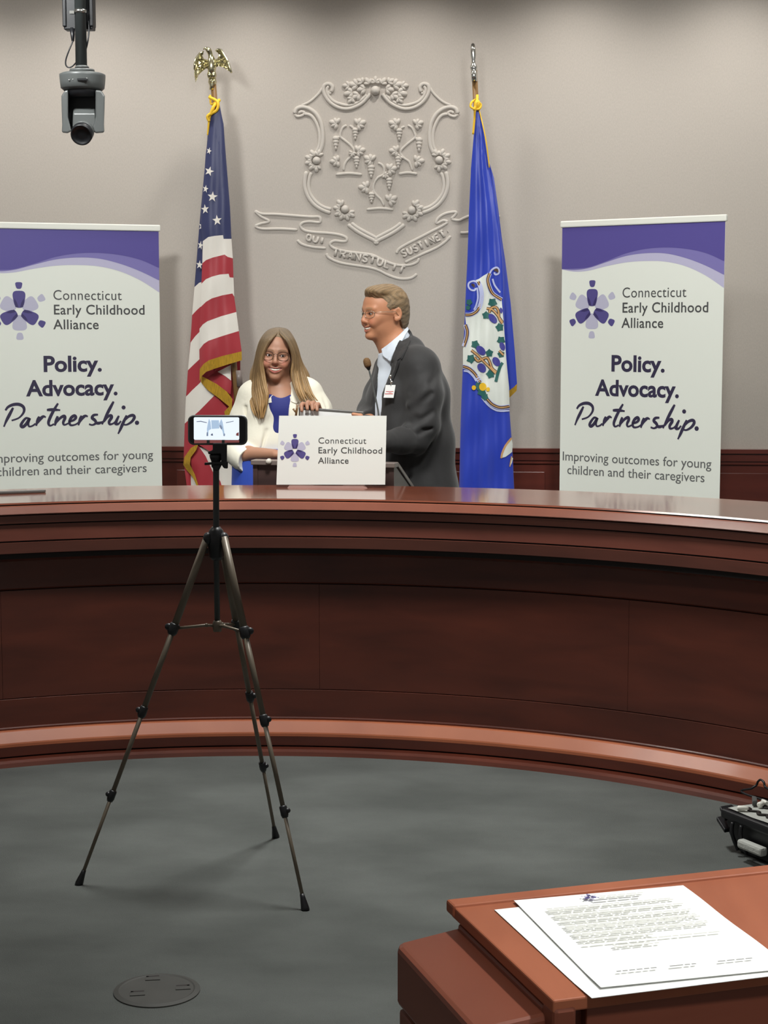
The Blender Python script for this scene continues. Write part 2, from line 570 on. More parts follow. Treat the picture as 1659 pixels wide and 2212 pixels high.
# ------------------------------------------------------------------ implicit bodies (smooth unions, surface nets)
class SDF:
    def __init__(self, lo, hi, h):
        self.lo = np.asarray(lo, float)
        self.h = h
        self.n = np.ceil((np.asarray(hi, float) - self.lo) / h).astype(int) + 1
        self.g = np.full(self.n, 0.2, np.float32)

    def _sub(self, lo, hi, m):
        a = np.clip(np.floor((np.asarray(lo) - m - self.lo) / self.h).astype(int), 0, self.n)
        b = np.clip(np.ceil((np.asarray(hi) + m - self.lo) / self.h).astype(int) + 1, 0, self.n)
        sl = tuple(slice(a[i], b[i]) for i in range(3))
        ax = [self.lo[i] + self.h * np.arange(a[i], b[i], dtype=np.float32) for i in range(3)]
        X, Y, Z = np.meshgrid(*ax, indexing='ij')
        return sl, X, Y, Z

    def _mix(self, sl, d, k, op):
        cur = self.g[sl]
        d = d.astype(np.float32)
        if op == 'add':
            if k > 0:
                t = np.clip(k - np.abs(cur - d), 0, None) / k
                self.g[sl] = np.minimum(cur, d) - t * t * k * 0.25
            else:
                self.g[sl] = np.minimum(cur, d)
        else:
            d = -d
            if k > 0:
                t = np.clip(k - np.abs(cur - d), 0, None) / k
                self.g[sl] = np.maximum(cur, d) + t * t * k * 0.25
            else:
                self.g[sl] = np.maximum(cur, d)

    def cap(self, a, b, ra, rb=None, k=0.02, op='add', flat=None):
        rb = ra if rb is None else rb
        a, b = np.asarray(a, float), np.asarray(b, float)
        rm = max(ra, rb)
        sl, X, Y, Z = self._sub(np.minimum(a, b) - rm, np.maximum(a, b) + rm, 0.03 + k)
        if X.size == 0:
            return self
        d = b - a
        L = max(float(d @ d), 1e-12)
        px, py, pz = X - a[0], Y - a[1], Z - a[2]
        t = np.clip((px * d[0] + py * d[1] + pz * d[2]) / L, 0, 1)
        qx, qy, qz = px - t * d[0], py - t * d[1], pz - t * d[2]
        if flat is not None:
            v, fac = np.asarray(flat[0], float), flat[1]
            e = (qx * v[0] + qy * v[1] + qz * v[2]) * (1.0 / fac - 1.0)
            qx, qy, qz = qx + e * v[0], qy + e * v[1], qz + e * v[2]
        self._mix(sl, np.sqrt(qx * qx + qy * qy + qz * qz) - (ra + (rb - ra) * t), k, op)
        return self

    def chain(self, pts, rad, k=0.02, op='add', flat=None):
        for i in range(len(pts) - 1):
            self.cap(pts[i], pts[i + 1], rad[i], rad[i + 1], k, op, flat)
        return self

    def ell(self, c, r, R=None, k=0.02, op='add'):
        c = np.asarray(c, float)
        r = np.asarray(r, float)
        m = r.max()
        sl, X, Y, Z = self._sub(c - m, c + m, 0.03 + k)
        if X.size == 0:
            return self
        p = np.stack([X - c[0], Y - c[1], Z - c[2]], -1)
        if R is not None:
            p = p @ np.asarray(R, np.float32)       # world -> local (R columns are the local axes)
        q = p / r
        k0 = np.sqrt((q * q).sum(-1))
        k1 = np.sqrt(((p / (r * r)) ** 2).sum(-1)) + 1e-9
        self._mix(sl, k0 * (k0 - 1.0) / k1, k, op)
        return self

    def rib(self, rows, power=2.4, k=0.02, op='add'):
        """stacked super-elliptic sections: rows of (z, cx, cy, rx, ry, yaw)"""
        rows = sorted(rows)
        zs = np.array([r[0] for r in rows])
        A = np.array([r[1:] for r in rows])
        m = A[:, 2:4].max()
        sl, X, Y, Z = self._sub((A[:, 0].min() - m, A[:, 1].min() - m, zs[0]), (A[:, 0].max() + m, A[:, 1].max() + m, zs[-1]), 0.03 + k)
        if X.size == 0:
            return self
        zc = np.clip(Z, zs[0], zs[-1])
        # smooth interpolation
        cols = [np.interp(zc, zs, A[:, i]) for i in range(5)]
        cx, cy, rx, ry, yw = cols
        dx, dy = X - cx, Y - cy
        c, s = np.cos(yw), np.sin(yw)
        lx, ly = dx * c + dy * s, -dx * s + dy * c
        q = (np.abs(lx / rx) ** power + np.abs(ly / ry) ** power) ** (1.0 / power)
        d = (q - 1.0) * np.minimum(rx, ry)
        dz = np.abs(Z - zc)
        d = np.where(dz > 0, np.maximum(d, dz), d)
        self._mix(sl, d, k, op)
        return self

    def blur(self, it=1):
        for _ in range(it):
            for ax in range(3):
                g = self.g
                a = np.roll(g, 1, ax)
                b = np.roll(g, -1, ax)
                self.g = (0.25 * a + 0.5 * g + 0.25 * b).astype(np.float32)
        return self

    def mesh(self):
        g = self.g
        g[0], g[-1], g[:, 0], g[:, -1], g[:, :, 0], g[:, :, -1] = 0.2, 0.2, 0.2, 0.2, 0.2, 0.2
        neg = g < 0
        cnt = np.zeros(np.array(g.shape) - 1, np.int8)
        S = lambda a, i, j, k: a[i:a.shape[0] - 1 + i, j:a.shape[1] - 1 + j, k:a.shape[2] - 1 + k]
        for i in (0, 1):
            for j in (0, 1):
                for k in (0, 1):
                    cnt += S(neg, i, j, k)
        act = np.argwhere((cnt > 0) & (cnt < 8))
        idx = np.full(cnt.shape, -1, np.int64)
        idx[tuple(act.T)] = np.arange(len(act))
        cor = {}
        for i in (0, 1):
            for j in (0, 1):
                for k in (0, 1):
                    cor[i, j, k] = g[act[:, 0] + i, act[:, 1] + j, act[:, 2] + k]
        acc = np.zeros((len(act), 3))
        num = np.zeros(len(act))
        keys = list(cor)
        for a in keys:
            for b in keys:
                if sum(abs(a[q] - b[q]) for q in range(3)) == 1 and a < b:
                    va, vb = cor[a], cor[b]
                    cr = (va < 0) != (vb < 0)
                    t = np.where(cr, va / (va - vb + 1e-20), 0)
                    P = np.array(a) + t[:, None] * (np.array(b) - np.array(a))
                    acc[cr] += P[cr]
                    num[cr] += 1
        V = self.lo + self.h * (act + acc / num[:, None])
        F = []
        for ax in range(3):
            a = [slice(None)] * 3
            b = [slice(None)] * 3
            a[ax] = slice(0, -1)
            b[ax] = slice(1, None)
            na, nb = neg[tuple(a)], neg[tuple(b)]
            e = np.argwhere(na != nb)
            o1, o2 = [(1, 2), (2, 0), (0, 1)][ax]
            ok = (e[:, o1] > 0) & (e[:, o2] > 0) & (e[:, o1] < cnt.shape[o1]) & (e[:, o2] < cnt.shape[o2])
            e = e[ok]
            sgn = na[tuple(e.T)]
            q = []
            for d1, d2 in ((0, 0), (-1, 0), (-1, -1), (0, -1)):
                w = e.copy()
                w[:, o1] += d1
                w[:, o2] += d2
                q.append(idx[tuple(w.T)])
            q = np.stack(q, 1)
            q[~sgn] = q[~sgn][:, ::-1]
            F.append(q)
        F = np.concatenate(F)
        return V, F

    def build(self, name, mats, parent=None, tint=None, relax=2, label=None, matfn=None):
        V, F = self.mesh()
        for _ in range(relax):                 # a little Laplacian smoothing
            acc = np.zeros_like(V)
            num = np.zeros(len(V))
            for i in range(4):
                a, b = F[:, i], F[:, (i + 1) % 4]
                np.add.at(acc, a, V[b])
                np.add.at(num, a, 1)
                np.add.at(acc, b, V[a])
                np.add.at(num, b, 1)
            V = 0.5 * V + 0.5 * acc / np.maximum(num, 1)[:, None]
        me = bpy.data.meshes.new(name)
        org = np.zeros(3)
        q = parent
        while q is not None:
            org += np.array(q.location)
            q = q.parent
        me.from_pydata((V - org).tolist(), [], F.tolist())
        for m in (mats if isinstance(mats, (list, tuple)) else [mats]):
            me.materials.append(m)
        me.polygons.foreach_set('use_smooth', [True] * len(me.polygons))
        if tint is not None:
            c = tint(V)
            at = me.color_attributes.new('tint', 'FLOAT_COLOR', 'POINT')
            at.data.foreach_set('color', np.concatenate([c, np.ones((len(c), 1))], 1).astype(np.float32).ravel())
        if matfn is not None:
            me.polygons.foreach_set('material_index', matfn(V[F].mean(1)))
        me.update()
        o = bpy.data.objects.new(name, me)
        COL.objects.link(o)
        if parent is not None:
            o.parent = parent
        if label:
            o['label'] = label
        return o, BVHTree.FromPolygons([tuple(p) for p in V], [tuple(f) for f in F.tolist()])


def hit(bvh, px, py, off=0.0):
    """where the sight line through a pixel of the photograph meets a body"""
    d = ray(px, py)
    d = d / np.linalg.norm(d)
    best = None
    for b in (bvh if isinstance(bvh, list) else [bvh]):
        loc, no, i, t = b.ray_cast(Vector(CAMP), Vector(d))
        if loc is not None and (best is None or t < best[1]):
            best = (np.array(loc), t)
    return None if best is None else best[0] - d * off


def on_body(mb, bvh, poly, off=0.004, thick=0.006, g=4, mi=0, fall=None):
    """a cloth piece (outline in photograph pixels) laid on a body, with its own thickness"""
    v, f = poly_mesh(poly, g, g)
    P = []
    last = fall
    for x, y in v:
        q = hit(bvh, x, y, off)
        P.append(q)
    good = [p for p in P if p is not None]
    if not good:
        return
    my = float(np.median([p[1] for p in good]))
    for i, (x, y) in enumerate(v):
        if P[i] is None or abs(P[i][1] - my) > 0.16:
            near = [(abs(v[j][0] - x) + abs(v[j][1] - y), j) for j in range(len(v)) if P[j] is not None and abs(P[j][1] - my) <= 0.16]
            j = min(near)[1] if near else None
            P[i] = PY(x, y, P[j][1] if j is not None else my)
    n = len(P)
    nb = [set() for _ in range(n)]
    for fc in f:
        for a, b in zip(fc, fc[1:] + fc[:1]):
            nb[a].add(b)
            nb[b].add(a)
    dep = np.array([float(np.dot(p - CAMP, FW)) for p in P])
    for _ in range(10):
        dep = np.array([0.5 * dep[i] + 0.5 * np.mean([dep[j] for j in nb[i]]) for i in range(n)])
    P = [CAMP + ray(*v[i]) * dep[i] for i in range(n)]
    back = [p + FW * thick for p in P]
    ed = {}
    for fc in f:
        for a, b in zip(fc, fc[1:] + fc[:1]):
            ed[(a, b)] = 1
    faces = list(f) + [tuple(n + i for i in reversed(fc)) for fc in f]
    for a, b in ed:
        if (b, a) not in ed:
            faces.append((b, a, n + a, n + b))
    mb.add(P + back, faces, mi, True)


# ================================================================== the room
def structure(o):
    o['kind'] = 'structure'
    return o


structure(MB().box((-6.5, -1.5, -0.12), (5.5, WALL_Y + 0.2, 0)).build('floor', M['carpet']))
structure(MB().box((-6.5, WALL_Y, 0), (5.5, WALL_Y + 0.15, CEIL_Z)).build('wall_back', M['wall']))
structure(MB().box((-6.5, -1.5, CEIL_Z), (5.5, WALL_Y + 0.2, CEIL_Z + 0.1)).build('ceiling', M['ceiling']))

# wainscot: chair rail, frieze, raised panels between stiles
RAIL_Z = float(PY(830, 966, WALL_Y)[2])
mb = MB()
x0, x1 = -6.4, 5.4
for zt, zb, d in [(RAIL_Z, RAIL_Z - 0.022, 0.05), (RAIL_Z - 0.022, RAIL_Z - 0.03, 0.03), (RAIL_Z - 0.03, RAIL_Z - 0.066, 0.036),
                  (RAIL_Z - 0.066, RAIL_Z - 0.072, 0.022), (RAIL_Z - 0.072, RAIL_Z - 0.084, 0.032)]:
    mb.box((x0, WALL_Y - d, zb), (x1, WALL_Y + 0.002, zt))
structure(mb.build('trim_1', M['wain']))
mb = MB()
mb.box((x0, WALL_Y - 0.018, 0.0), (x1, WALL_Y + 0.002, RAIL_Z - 0.084))
mb.box((x0, WALL_Y - 0.03, 0.0), (x1, WALL_Y - 0.018, 0.14))
sx = x0 + 0.25
while sx < x1:
    mb.box((sx, WALL_Y - 0.026, 0.2), (sx + 0.62, WALL_Y - 0.018, RAIL_Z - 0.13))
    sx += 0.72
structure(mb.build('trim_2', M['wain'], bevel=0.004))

# ================================================================== the curved dais
DC = np.array([-0.73, 3.82])


def arc_solid(mb, prof, a0=-80, a1=82, n=110, mi=0):
    """closed profile of (radius, z) swept along the dais curve"""
    k = len(prof)
    verts, faces = [], []
    for i in range(n + 1):
        a = math.radians(a0 + (a1 - a0) * i / n)
        for r, z in prof:
            verts.append((DC[0] + r * math.sin(a), DC[1] + r * math.cos(a), z))
    for i in range(n):
        for j in range(k):
            j2 = (j + 1) % k
            faces.append((i * k + j, i * k + j2, (i + 1) * k + j2, (i + 1) * k + j))
    faces.append(tuple(range(k)))
    faces.append(tuple(n * k + j for j in range(k - 1, -1, -1)))
    mb.add(verts, faces, mi, True)
    return mb


dais = thing('curved_dais', 'long curved mahogany dais that sweeps across the whole room in front of the two people', 'desk', (DC[0], DC[1] + 2.5, 0))
TOPZ = 0.960
arc_solid(MB(), [(2.425, TOPZ - 0.006), (2.428, TOPZ), (2.96, TOPZ), (2.96, TOPZ - 0.03), (2.45, TOPZ - 0.03), (2.45, TOPZ - 0.007)]).build('desktop', M['dais_top'], dais, sharp=12)
arc_solid(MB(), [(2.405, 0.919), (2.403, 0.922), (2.4165, 0.947), (2.422, 0.950), (2.45, 0.950), (2.45, 0.918), (2.41, 0.918)]).build('edge_moulding', M['moulding'], dais, sharp=12)
mb = MB()
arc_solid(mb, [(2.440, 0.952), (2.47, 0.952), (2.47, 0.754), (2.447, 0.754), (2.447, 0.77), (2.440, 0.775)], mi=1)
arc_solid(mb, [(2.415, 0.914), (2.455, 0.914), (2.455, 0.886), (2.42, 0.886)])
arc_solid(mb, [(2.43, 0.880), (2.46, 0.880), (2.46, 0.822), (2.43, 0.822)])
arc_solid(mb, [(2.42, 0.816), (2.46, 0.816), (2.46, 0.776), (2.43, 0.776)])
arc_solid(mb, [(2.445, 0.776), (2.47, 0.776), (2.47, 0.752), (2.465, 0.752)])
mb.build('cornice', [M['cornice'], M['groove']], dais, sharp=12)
mb = MB()
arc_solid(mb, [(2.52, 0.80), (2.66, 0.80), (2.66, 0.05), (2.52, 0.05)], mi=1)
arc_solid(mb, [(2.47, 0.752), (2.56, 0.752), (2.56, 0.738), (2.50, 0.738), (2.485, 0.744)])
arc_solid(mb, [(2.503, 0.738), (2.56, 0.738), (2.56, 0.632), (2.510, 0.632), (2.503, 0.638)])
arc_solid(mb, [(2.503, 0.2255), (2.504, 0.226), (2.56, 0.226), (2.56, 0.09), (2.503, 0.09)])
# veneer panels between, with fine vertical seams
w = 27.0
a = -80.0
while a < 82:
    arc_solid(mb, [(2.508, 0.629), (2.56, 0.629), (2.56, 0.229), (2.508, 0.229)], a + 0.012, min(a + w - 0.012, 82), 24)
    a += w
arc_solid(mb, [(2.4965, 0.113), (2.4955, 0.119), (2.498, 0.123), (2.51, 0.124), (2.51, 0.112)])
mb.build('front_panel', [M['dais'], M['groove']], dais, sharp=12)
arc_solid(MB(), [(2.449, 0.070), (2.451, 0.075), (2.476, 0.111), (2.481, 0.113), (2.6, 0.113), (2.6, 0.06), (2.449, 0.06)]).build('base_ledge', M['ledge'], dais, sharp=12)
mb = MB()
arc_solid(mb, [(2.447, 0.0595), (2.6, 0.0595), (2.6, 0.0), (2.47, 0.0), (2.47, 0.022), (2.447, 0.026)])
arc_solid(mb, [(2.385, 0.0), (2.47, 0.0), (2.47, 0.02), (2.41, 0.02), (2.392, 0.014)])
mb.build('base_skirting', M['dais'], dais, sharp=12)
mb = MB()
arc_solid(mb, [(2.60, 0.94), (2.66, 0.94), (2.66, 0.02), (2.60, 0.02)])
mb.build('carcass', M['dais'], dais, sharp=12)

# dark desk pad lying on the dais at the left
mb = MB()
p0, p1 = PZ(97, 1064.5, TOPZ), PZ(-70, 1070.5, TOPZ)
back = np.array([0.0, 0.018, 0])
mb.hexa([p0, p1, p1 + back, p0 + back], [q + np.array([0, 0, 0.011]) for q in (p0, p1, p1 + back, p0 + back)])
setp(mb.build('desk_organizer', M['frame_grey'], bevel=0.003), 'low dark strip-shaped desk organizer on the dais in front of the left banner', 'desk organizer')

# ================================================================== lectern, sign, ledge, microphone
LA = math.radians(-11)
LR = np.array([math.cos(LA), math.sin(LA), 0])      # along the lectern front
LB = np.array([-math.sin(LA), math.cos(LA), 0])     # to its back
fr = PY(851, 1000, 6.86)
fl = fr - LR * 0.60
lz = float(fr[2])
lect = thing('lectern', 'dark brown wooden lectern behind the dais, hidden mostly by the white sign', 'lectern', (*((fl + fr) / 2 + LB * 0.22)[:2], 0))


def lp(a, b, z):
    q = fl + LR * a + LB * b
    return np.array([q[0], q[1], z])


for a0, a1 in ((0.0, 0.02), (0.58, 0.60)):
    mb = MB()
    mb.hexa([lp(a0, 0.0, 0), lp(a0, 0.38, 0), lp(a0, 0.38, lz - 0.17), lp(a0, 0.0, lz - 0.005)],
            [lp(a1, 0.0, 0), lp(a1, 0.38, 0), lp(a1, 0.38, lz - 0.17), lp(a1, 0.0, lz - 0.005)])
    mb.build('side_panel', M['lectern'], lect)
MB().hexa([lp(0.02, 0.004, 0), lp(0.58, 0.004, 0), lp(0.58, 0.024, 0), lp(0.02, 0.024, 0)],
          [lp(0.02, 0.004, lz - 0.02), lp(0.58, 0.004, lz - 0.02), lp(0.58, 0.024, lz - 0.02), lp(0.02, 0.024, lz - 0.02)]).build('front_panel', M['lectern'], lect)
MB().hexa([lp(0.02, 0.06, lz - 0.07), lp(0.58, 0.06, lz - 0.07), lp(0.58, 0.36, lz - 0.20), lp(0.02, 0.36, lz - 0.20)],
          [lp(0.02, 0.06, lz - 0.05), lp(0.58, 0.06, lz - 0.05), lp(0.58, 0.36, lz - 0.18), lp(0.02, 0.36, lz - 0.18)]).build('reading_shelf', M['lectern'], lect)
mb = MB()
mb.hexa([lp(-0.006, -0.012, lz - 0.02), lp(0.606, -0.012, lz - 0.02), lp(0.606, 0.05, lz - 0.02), lp(-0.006, 0.05, lz - 0.02)],
        [lp(-0.006, -0.012, lz), lp(0.606, -0.012, lz), lp(0.606, 0.05, lz), lp(-0.006, 0.05, lz)])
for a0, a1 in ((-0.006, 0.026), (0.574, 0.606)):
    mb.hexa([lp(a0, 0.05, lz - 0.02), lp(a1, 0.05, lz - 0.02), lp(a1, 0.39, lz - 0.175), lp(a0, 0.39, lz - 0.175)],
            [lp(a0, 0.05, lz), lp(a1, 0.05, lz), lp(a1, 0.39, lz - 0.155), lp(a0, 0.39, lz - 0.155)])
mb.build('edge_trim', M['lectern_edge'], lect, bevel=0.003)
kn = PY(580, 997, float(lp(0.08, -0.02, 0)[1]))
MB().lathe(kn, [(0.0, 0.006), (0.010, 0.005), (0.0115, 0.0), (0.0115, -0.02)], 20, 0, (0, -1, 0)).build('round_knob', M['knob_white'], lect, label='small round white knob')

# white sign on a small wooden ledge
SY = 6.69
ledge_c = PY(708, 1051, SY - 0.01)
mb = MB()
a, b = PY(622, 1051, SY - 0.01), PY(795, 1051, SY - 0.01)
mb.hexa([(a[0], SY - 0.03, TOPZ), (b[0], SY - 0.03, TOPZ), (b[0] - 0.01, SY + 0.04, TOPZ), (a[0] + 0.01, SY + 0.04, TOPZ)],
        [(a[0] + 0.006, SY - 0.022, TOPZ + 0.008), (b[0] - 0.018, SY - 0.022, TOPZ + 0.008), (b[0] - 0.02, SY + 0.04, TOPZ + 0.008), (a[0] + 0.012, SY + 0.04, TOPZ + 0.008)])
mb.hexa([(a[0] + 0.1, SY + 0.005, TOPZ + 0.008), (b[0] - 0.1, SY + 0.005, TOPZ + 0.008), (b[0] - 0.1, SY + 0.012, TOPZ + 0.008), (a[0] + 0.1, SY + 0.012, TOPZ + 0.008)],
        [(a[0] + 0.1, SY + 0.04, TOPZ + 0.13), (b[0] - 0.1, SY + 0.04, TOPZ + 0.13), (b[0] - 0.1, SY + 0.047, TOPZ + 0.13), (a[0] + 0.1, SY + 0.047, TOPZ + 0.13)])
setp(mb.build('sign_ledge', M['sign_wood']), 'low reddish wooden stand on the dais holding up the white sign', 'stand')


def logo(mbs, pl, a, b, R, off):
    """six-petal emblem: mbs = (pale, indigo, deep) meshes"""
    def petal(ang, r0, r1, w, tip=1.0):
        c, s = math.cos(ang), math.sin(ang)
        out = []
        n = 28
        for i in range(n):
            t = 2 * math.pi * i / n
            ct, st = math.cos(t), math.sin(t)
            x = math.copysign(abs(ct) ** 0.62, ct)
            y = math.copysign(abs(st) ** 0.62, st)
            rr = (r0 + r1) / 2 + x * (r1 - r0) / 2
            ww = w * (0.62 + 0.38 * (x + 1) / 2) * y * 0.5
            out.append((a + R * (rr * c - ww * s), b + R * (rr * s + ww * c)))
        return out
    fl = lambda P: (P, [tuple(range(len(P)))])
    for i, deg in enumerate((30, 150, 270)):
        put2d(mbs[0], pl, *fl(petal(math.radians(deg), 0.16, 0.78, 0.66)), off)
        put2d(mbs[0], pl, *fl(petal(math.radians(deg), 0.86, 1.15, 0.33)), off)
    for i, deg in enumerate((90, 210, 330)):
        put2d(mbs[1], pl, *fl(petal(math.radians(deg), 0.12, 0.80, 0.58)), off * 1.8)
        put2d(mbs[1], pl, *fl(petal(math.radians(deg), 0.87, 1.14, 0.32)), off * 1.8)
        c, s = math.cos(math.radians(deg)), math.sin(math.radians(deg))
        for sg in (-1, 1):
            P = [(r * R, sg * w_ * R) for r, w_ in ((0.14, 0.03), (0.15, 0.15), (0.36, 0.2), (0.5, 0.19), (0.34, 0.09))]
            put2d(mbs[2], pl, *fl([(a + x * c - y * s, b + x * s + y * c) for x, y in (P if sg > 0 else P[::-1])]), off * 2.6)


sign = thing('sign_board', 'white board with purple petal emblem leaning against the lectern front', 'sign', PY(715, 1046, SY))
o = PY(597, 1046, SY - 0.012)
PS = Plane(o, (1, 0, 0), (0, 0.10, 1))
SIZE = []
for q in ((603, 898), (835, 898), (832, 1047), (597, 1047)):
    SIZE.append(PS.uv(*q))
mb = MB()
mb.hexa([PS.pt(*q, 0.0) for q in SIZE], [PS.pt(*q, -0.005) for q in SIZE])
mb.build('board', M['white'], sign)
g = [MB(), MB(), MB()]
c = PS.uv(637, 973)
logo(g, PS, c[0], c[1], np.linalg.norm(PS.uv(637, 942) - c), 0.0006)
for q, n_, m_ in zip(g, ('pale_petals', 'indigo_petals', 'petal_shading'), ('logo_pale', 'logo_dark', 'logo_deep')):
    q.build(n_, M[m_], sign, recalc=False)
for s, xa, xb, yb, cap, bo in (('Connecticut', 688, 791, 958, 13, 0.0), ('Early Childhood', 688, 825.5, 979, 13, 0.008), ('Alliance', 687, 753, 1001, 13, 0.008)):
    tA, tB = PS.uv(xa, yb), PS.uv(xb, yb)
    mb = MB()
    put_text(mb, PS, s, tA[0], tB[0], tA[1], cap * np.linalg.norm(PS.uv(xa, yb - 10) - tA) / 10, 0.0008, 0, bo, 0.0, 1.06)
    mb.build('lettering', M['ink'], sign, recalc=False)

# gooseneck microphone
MY = 6.99
mic = thing('gooseneck_microphone', 'gooseneck microphone with brown foam head on the lectern', 'microphone', PY(822, 1003, MY))
mb = MB()
base = PY(823, 1000, MY)
MB().lathe(base, [(0.022, -0.004), (0.022, 0.006), (0.008, 0.02), (0.0045, 0.03)], 18).build('mic_base', M['black'], mic)
path = smooth_path([PY(823, 996, MY), PY(820, 940, MY), PY(817.5, 893, MY), PY(808, 845, MY), PY(797, 798, MY)], 6)
mb.tube(path, [0.0045] * (len(path) // 2) + [0.0035] * (len(path) - len(path) // 2), 8)
mb.build('gooseneck', M['grey_plastic'], mic)
tip, ctr = PY(796.5, 797, MY), PY(793.5, 785, MY)
ax = (ctr - tip) / np.linalg.norm(ctr - tip)
MB().lathe(tip, [(0.0055, -0.004), (0.009, 0.004), (0.0125, 0.011)], 18, 0, ax).build('mic_collar', M['black'], mic)
MB().lathe(tip, [(0.0125, 0.008), (0.0148, 0.016), (0.0155, 0.026), (0.0145, 0.036), (0.010, 0.044), (0.004, 0.0465), (0, 0.047)], 20, 0, ax).build('foam_head', M['mic_foam'], mic)

# ================================================================== witness table (front right) and the sheets on it
TZ = 0.92
A = PZ(975, 1955, TZ)
Bn = PZ(1195, 2162, TZ)
eL = (Bn - A) / np.linalg.norm(Bn - A)          # along the left edge, towards the viewer
eB = PZ(1659, 1884, TZ) - A
eB = eB - eL * np.dot(eB, eL)
eB /= np.linalg.norm(eB)
LEN = float(np.linalg.norm(Bn - A))
tab = thing('witness_table', 'reddish wooden table at the front right with printed sheets on it', 'table', (*((A + eL * 0.2 + eB * 0.5)[:2]), 0))


def tp(a, b, z):
    q = A + eB * a + eL * b
    return np.array([q[0], q[1], z])


def slab(mb, a0, a1, b0, b1, z0, z1, mi=0):
    P = [(a0, b0), (a1, b0), (a1, b1), (a0, b1)]
    return mb.hexa([tp(*p, z0) for p in P], [tp(*p, z1) for p in P], mi)


W = 0.95
slab(MB(), 0, W, 0, LEN, TZ - 0.014, TZ).build('tabletop', M['table'], tab, bevel=0.002)
mb = MB()
slab(mb, -0.002, W, -0.014, 0.012, TZ - 0.012, TZ + 0.003)
mb.build('back_lip', M['table'], tab, bevel=0.003)
# lower shoulder running round the left and the back
sh = np.linalg.norm(PZ(1155, 2172, TZ - 0.03) - A)
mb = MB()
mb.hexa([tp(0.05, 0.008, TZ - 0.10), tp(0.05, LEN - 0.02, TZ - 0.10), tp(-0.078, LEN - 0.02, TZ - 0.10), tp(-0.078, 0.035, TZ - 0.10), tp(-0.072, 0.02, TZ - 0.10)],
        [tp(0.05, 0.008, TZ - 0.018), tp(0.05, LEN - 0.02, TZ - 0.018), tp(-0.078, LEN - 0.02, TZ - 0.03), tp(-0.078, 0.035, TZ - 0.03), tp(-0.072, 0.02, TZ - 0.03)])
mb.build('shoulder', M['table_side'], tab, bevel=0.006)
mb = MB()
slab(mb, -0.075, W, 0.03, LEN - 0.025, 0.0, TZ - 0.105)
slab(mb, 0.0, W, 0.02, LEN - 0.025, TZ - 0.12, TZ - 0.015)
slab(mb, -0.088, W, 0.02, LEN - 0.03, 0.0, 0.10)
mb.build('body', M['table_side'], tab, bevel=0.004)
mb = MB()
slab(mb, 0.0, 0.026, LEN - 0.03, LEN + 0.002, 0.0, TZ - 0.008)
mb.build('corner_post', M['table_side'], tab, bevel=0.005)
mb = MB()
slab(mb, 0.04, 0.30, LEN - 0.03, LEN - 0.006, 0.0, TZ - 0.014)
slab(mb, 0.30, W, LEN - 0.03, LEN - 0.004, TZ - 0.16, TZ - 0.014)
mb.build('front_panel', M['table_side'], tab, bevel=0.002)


def sheet(px_tl, px_bl, z, label, flip=1.0):
    tl = PZ(*px_tl, z)
    e1 = PZ(*px_bl, z) - tl
    e1 /= np.linalg.norm(e1)
    e2 = np.array([-e1[1], e1[0], 0])
    n = 12
    th = thing('paper_sheet', label, 'paper', tl, 'printed sheets on the table')
    mb = MB()
    for zz, rev in ((0.0, False), (-0.0005, True)):
        vs, fs = [], []
        for i in range(n + 1):
            for j in range(n + 1):
                u, v = j / n * 0.2159, i / n * 0.2794
                w = 0.0012 * (math.sin(i * 0.9) * 0.5 + 0.5) * (j / n) + 0.0016 * max(0, i / n - 0.85) * 6
                vs.append(tl + e2 * u + e1 * v + np.array([0, 0, zz + w]))
        for i in range(n):
            for j in range(n):
                q = (i * (n + 1) + j, i * (n + 1) + j + 1, (i + 1) * (n + 1) + j + 1, (i + 1) * (n + 1) + j)
                fs.append(q[::-1] if rev else q)
        mb.add(vs, fs, 0, True)
    mb.build('sheet', M['paper'], th, recalc=False)
    return th, Plane(tl + np.array([0, 0, 0.0030]), e2, -e1), e1, e2


sheet((1068, 1965), (1275, 2156), TZ + 0.0012, 'lower white sheet on the table, its left edge showing beyond the top sheet')
th, pp, e1, e2 = sheet((1110, 1945), (1312, 2150), TZ + 0.0030, 'uppermost printed white sheet on the table, with a small emblem at its head')
mb, mbd = MB(), MB()
R2 = random.Random(3)


def words(mbx, u0, u1, v, h):
    u = u0
    while u < u1 - 0.003:
        w_ = min(R2.uniform(0.005, 0.017), u1 - u)
        put2d(mbx, pp, [(u, -v), (u + w_, -v), (u + w_, -v - h), (u, -v - h)], [(3, 2, 1, 0)], 0.0004)
        u += w_ + 0.0018


words(mb, 0.100, 0.155, 0.019, 0.0022)
words(mb, 0.100, 0.150, 0.0235, 0.0022)
words(mbd, 0.088, 0.145, 0.031, 0.0028)
v = 0.046
for lines, short in ((3, 0.085), (3, 0.12), (2, 0.19), (4, 0.17), (3, 0.19), (2, 0.12), (1, 0.19), (2, 0.11)):
    for i in range(lines):
        words(mb, 0.024 + (0.03 if short == 0.11 else 0), (0.19 if i < lines - 1 and lines > 2 else short) - R2.uniform(0, 0.012), v, 0.0026)
        v += 0.0047
    v += 0.0062
for u0, u1 in ((0.03, 0.075), (0.09, 0.12), (0.145, 0.185)):
    words(mbd, u0, u1, 0.246, 0.0022)
mb.build('body_text', M['paper_ink'], th, recalc=False)
mbd.build('heading_text', M['paper_ink_dark'], th, recalc=False)
g = [MB(), MB(), MB()]
logo(g, pp, 0.088, -0.020, 0.0095, 0.0004)
for q, n_, m_ in zip(g, ('pale_petals', 'indigo_petals', 'petal_shading'), ('logo_pale', 'logo_dark', 'logo_deep')):
    q.build(n_, M[m_], th, recalc=False)

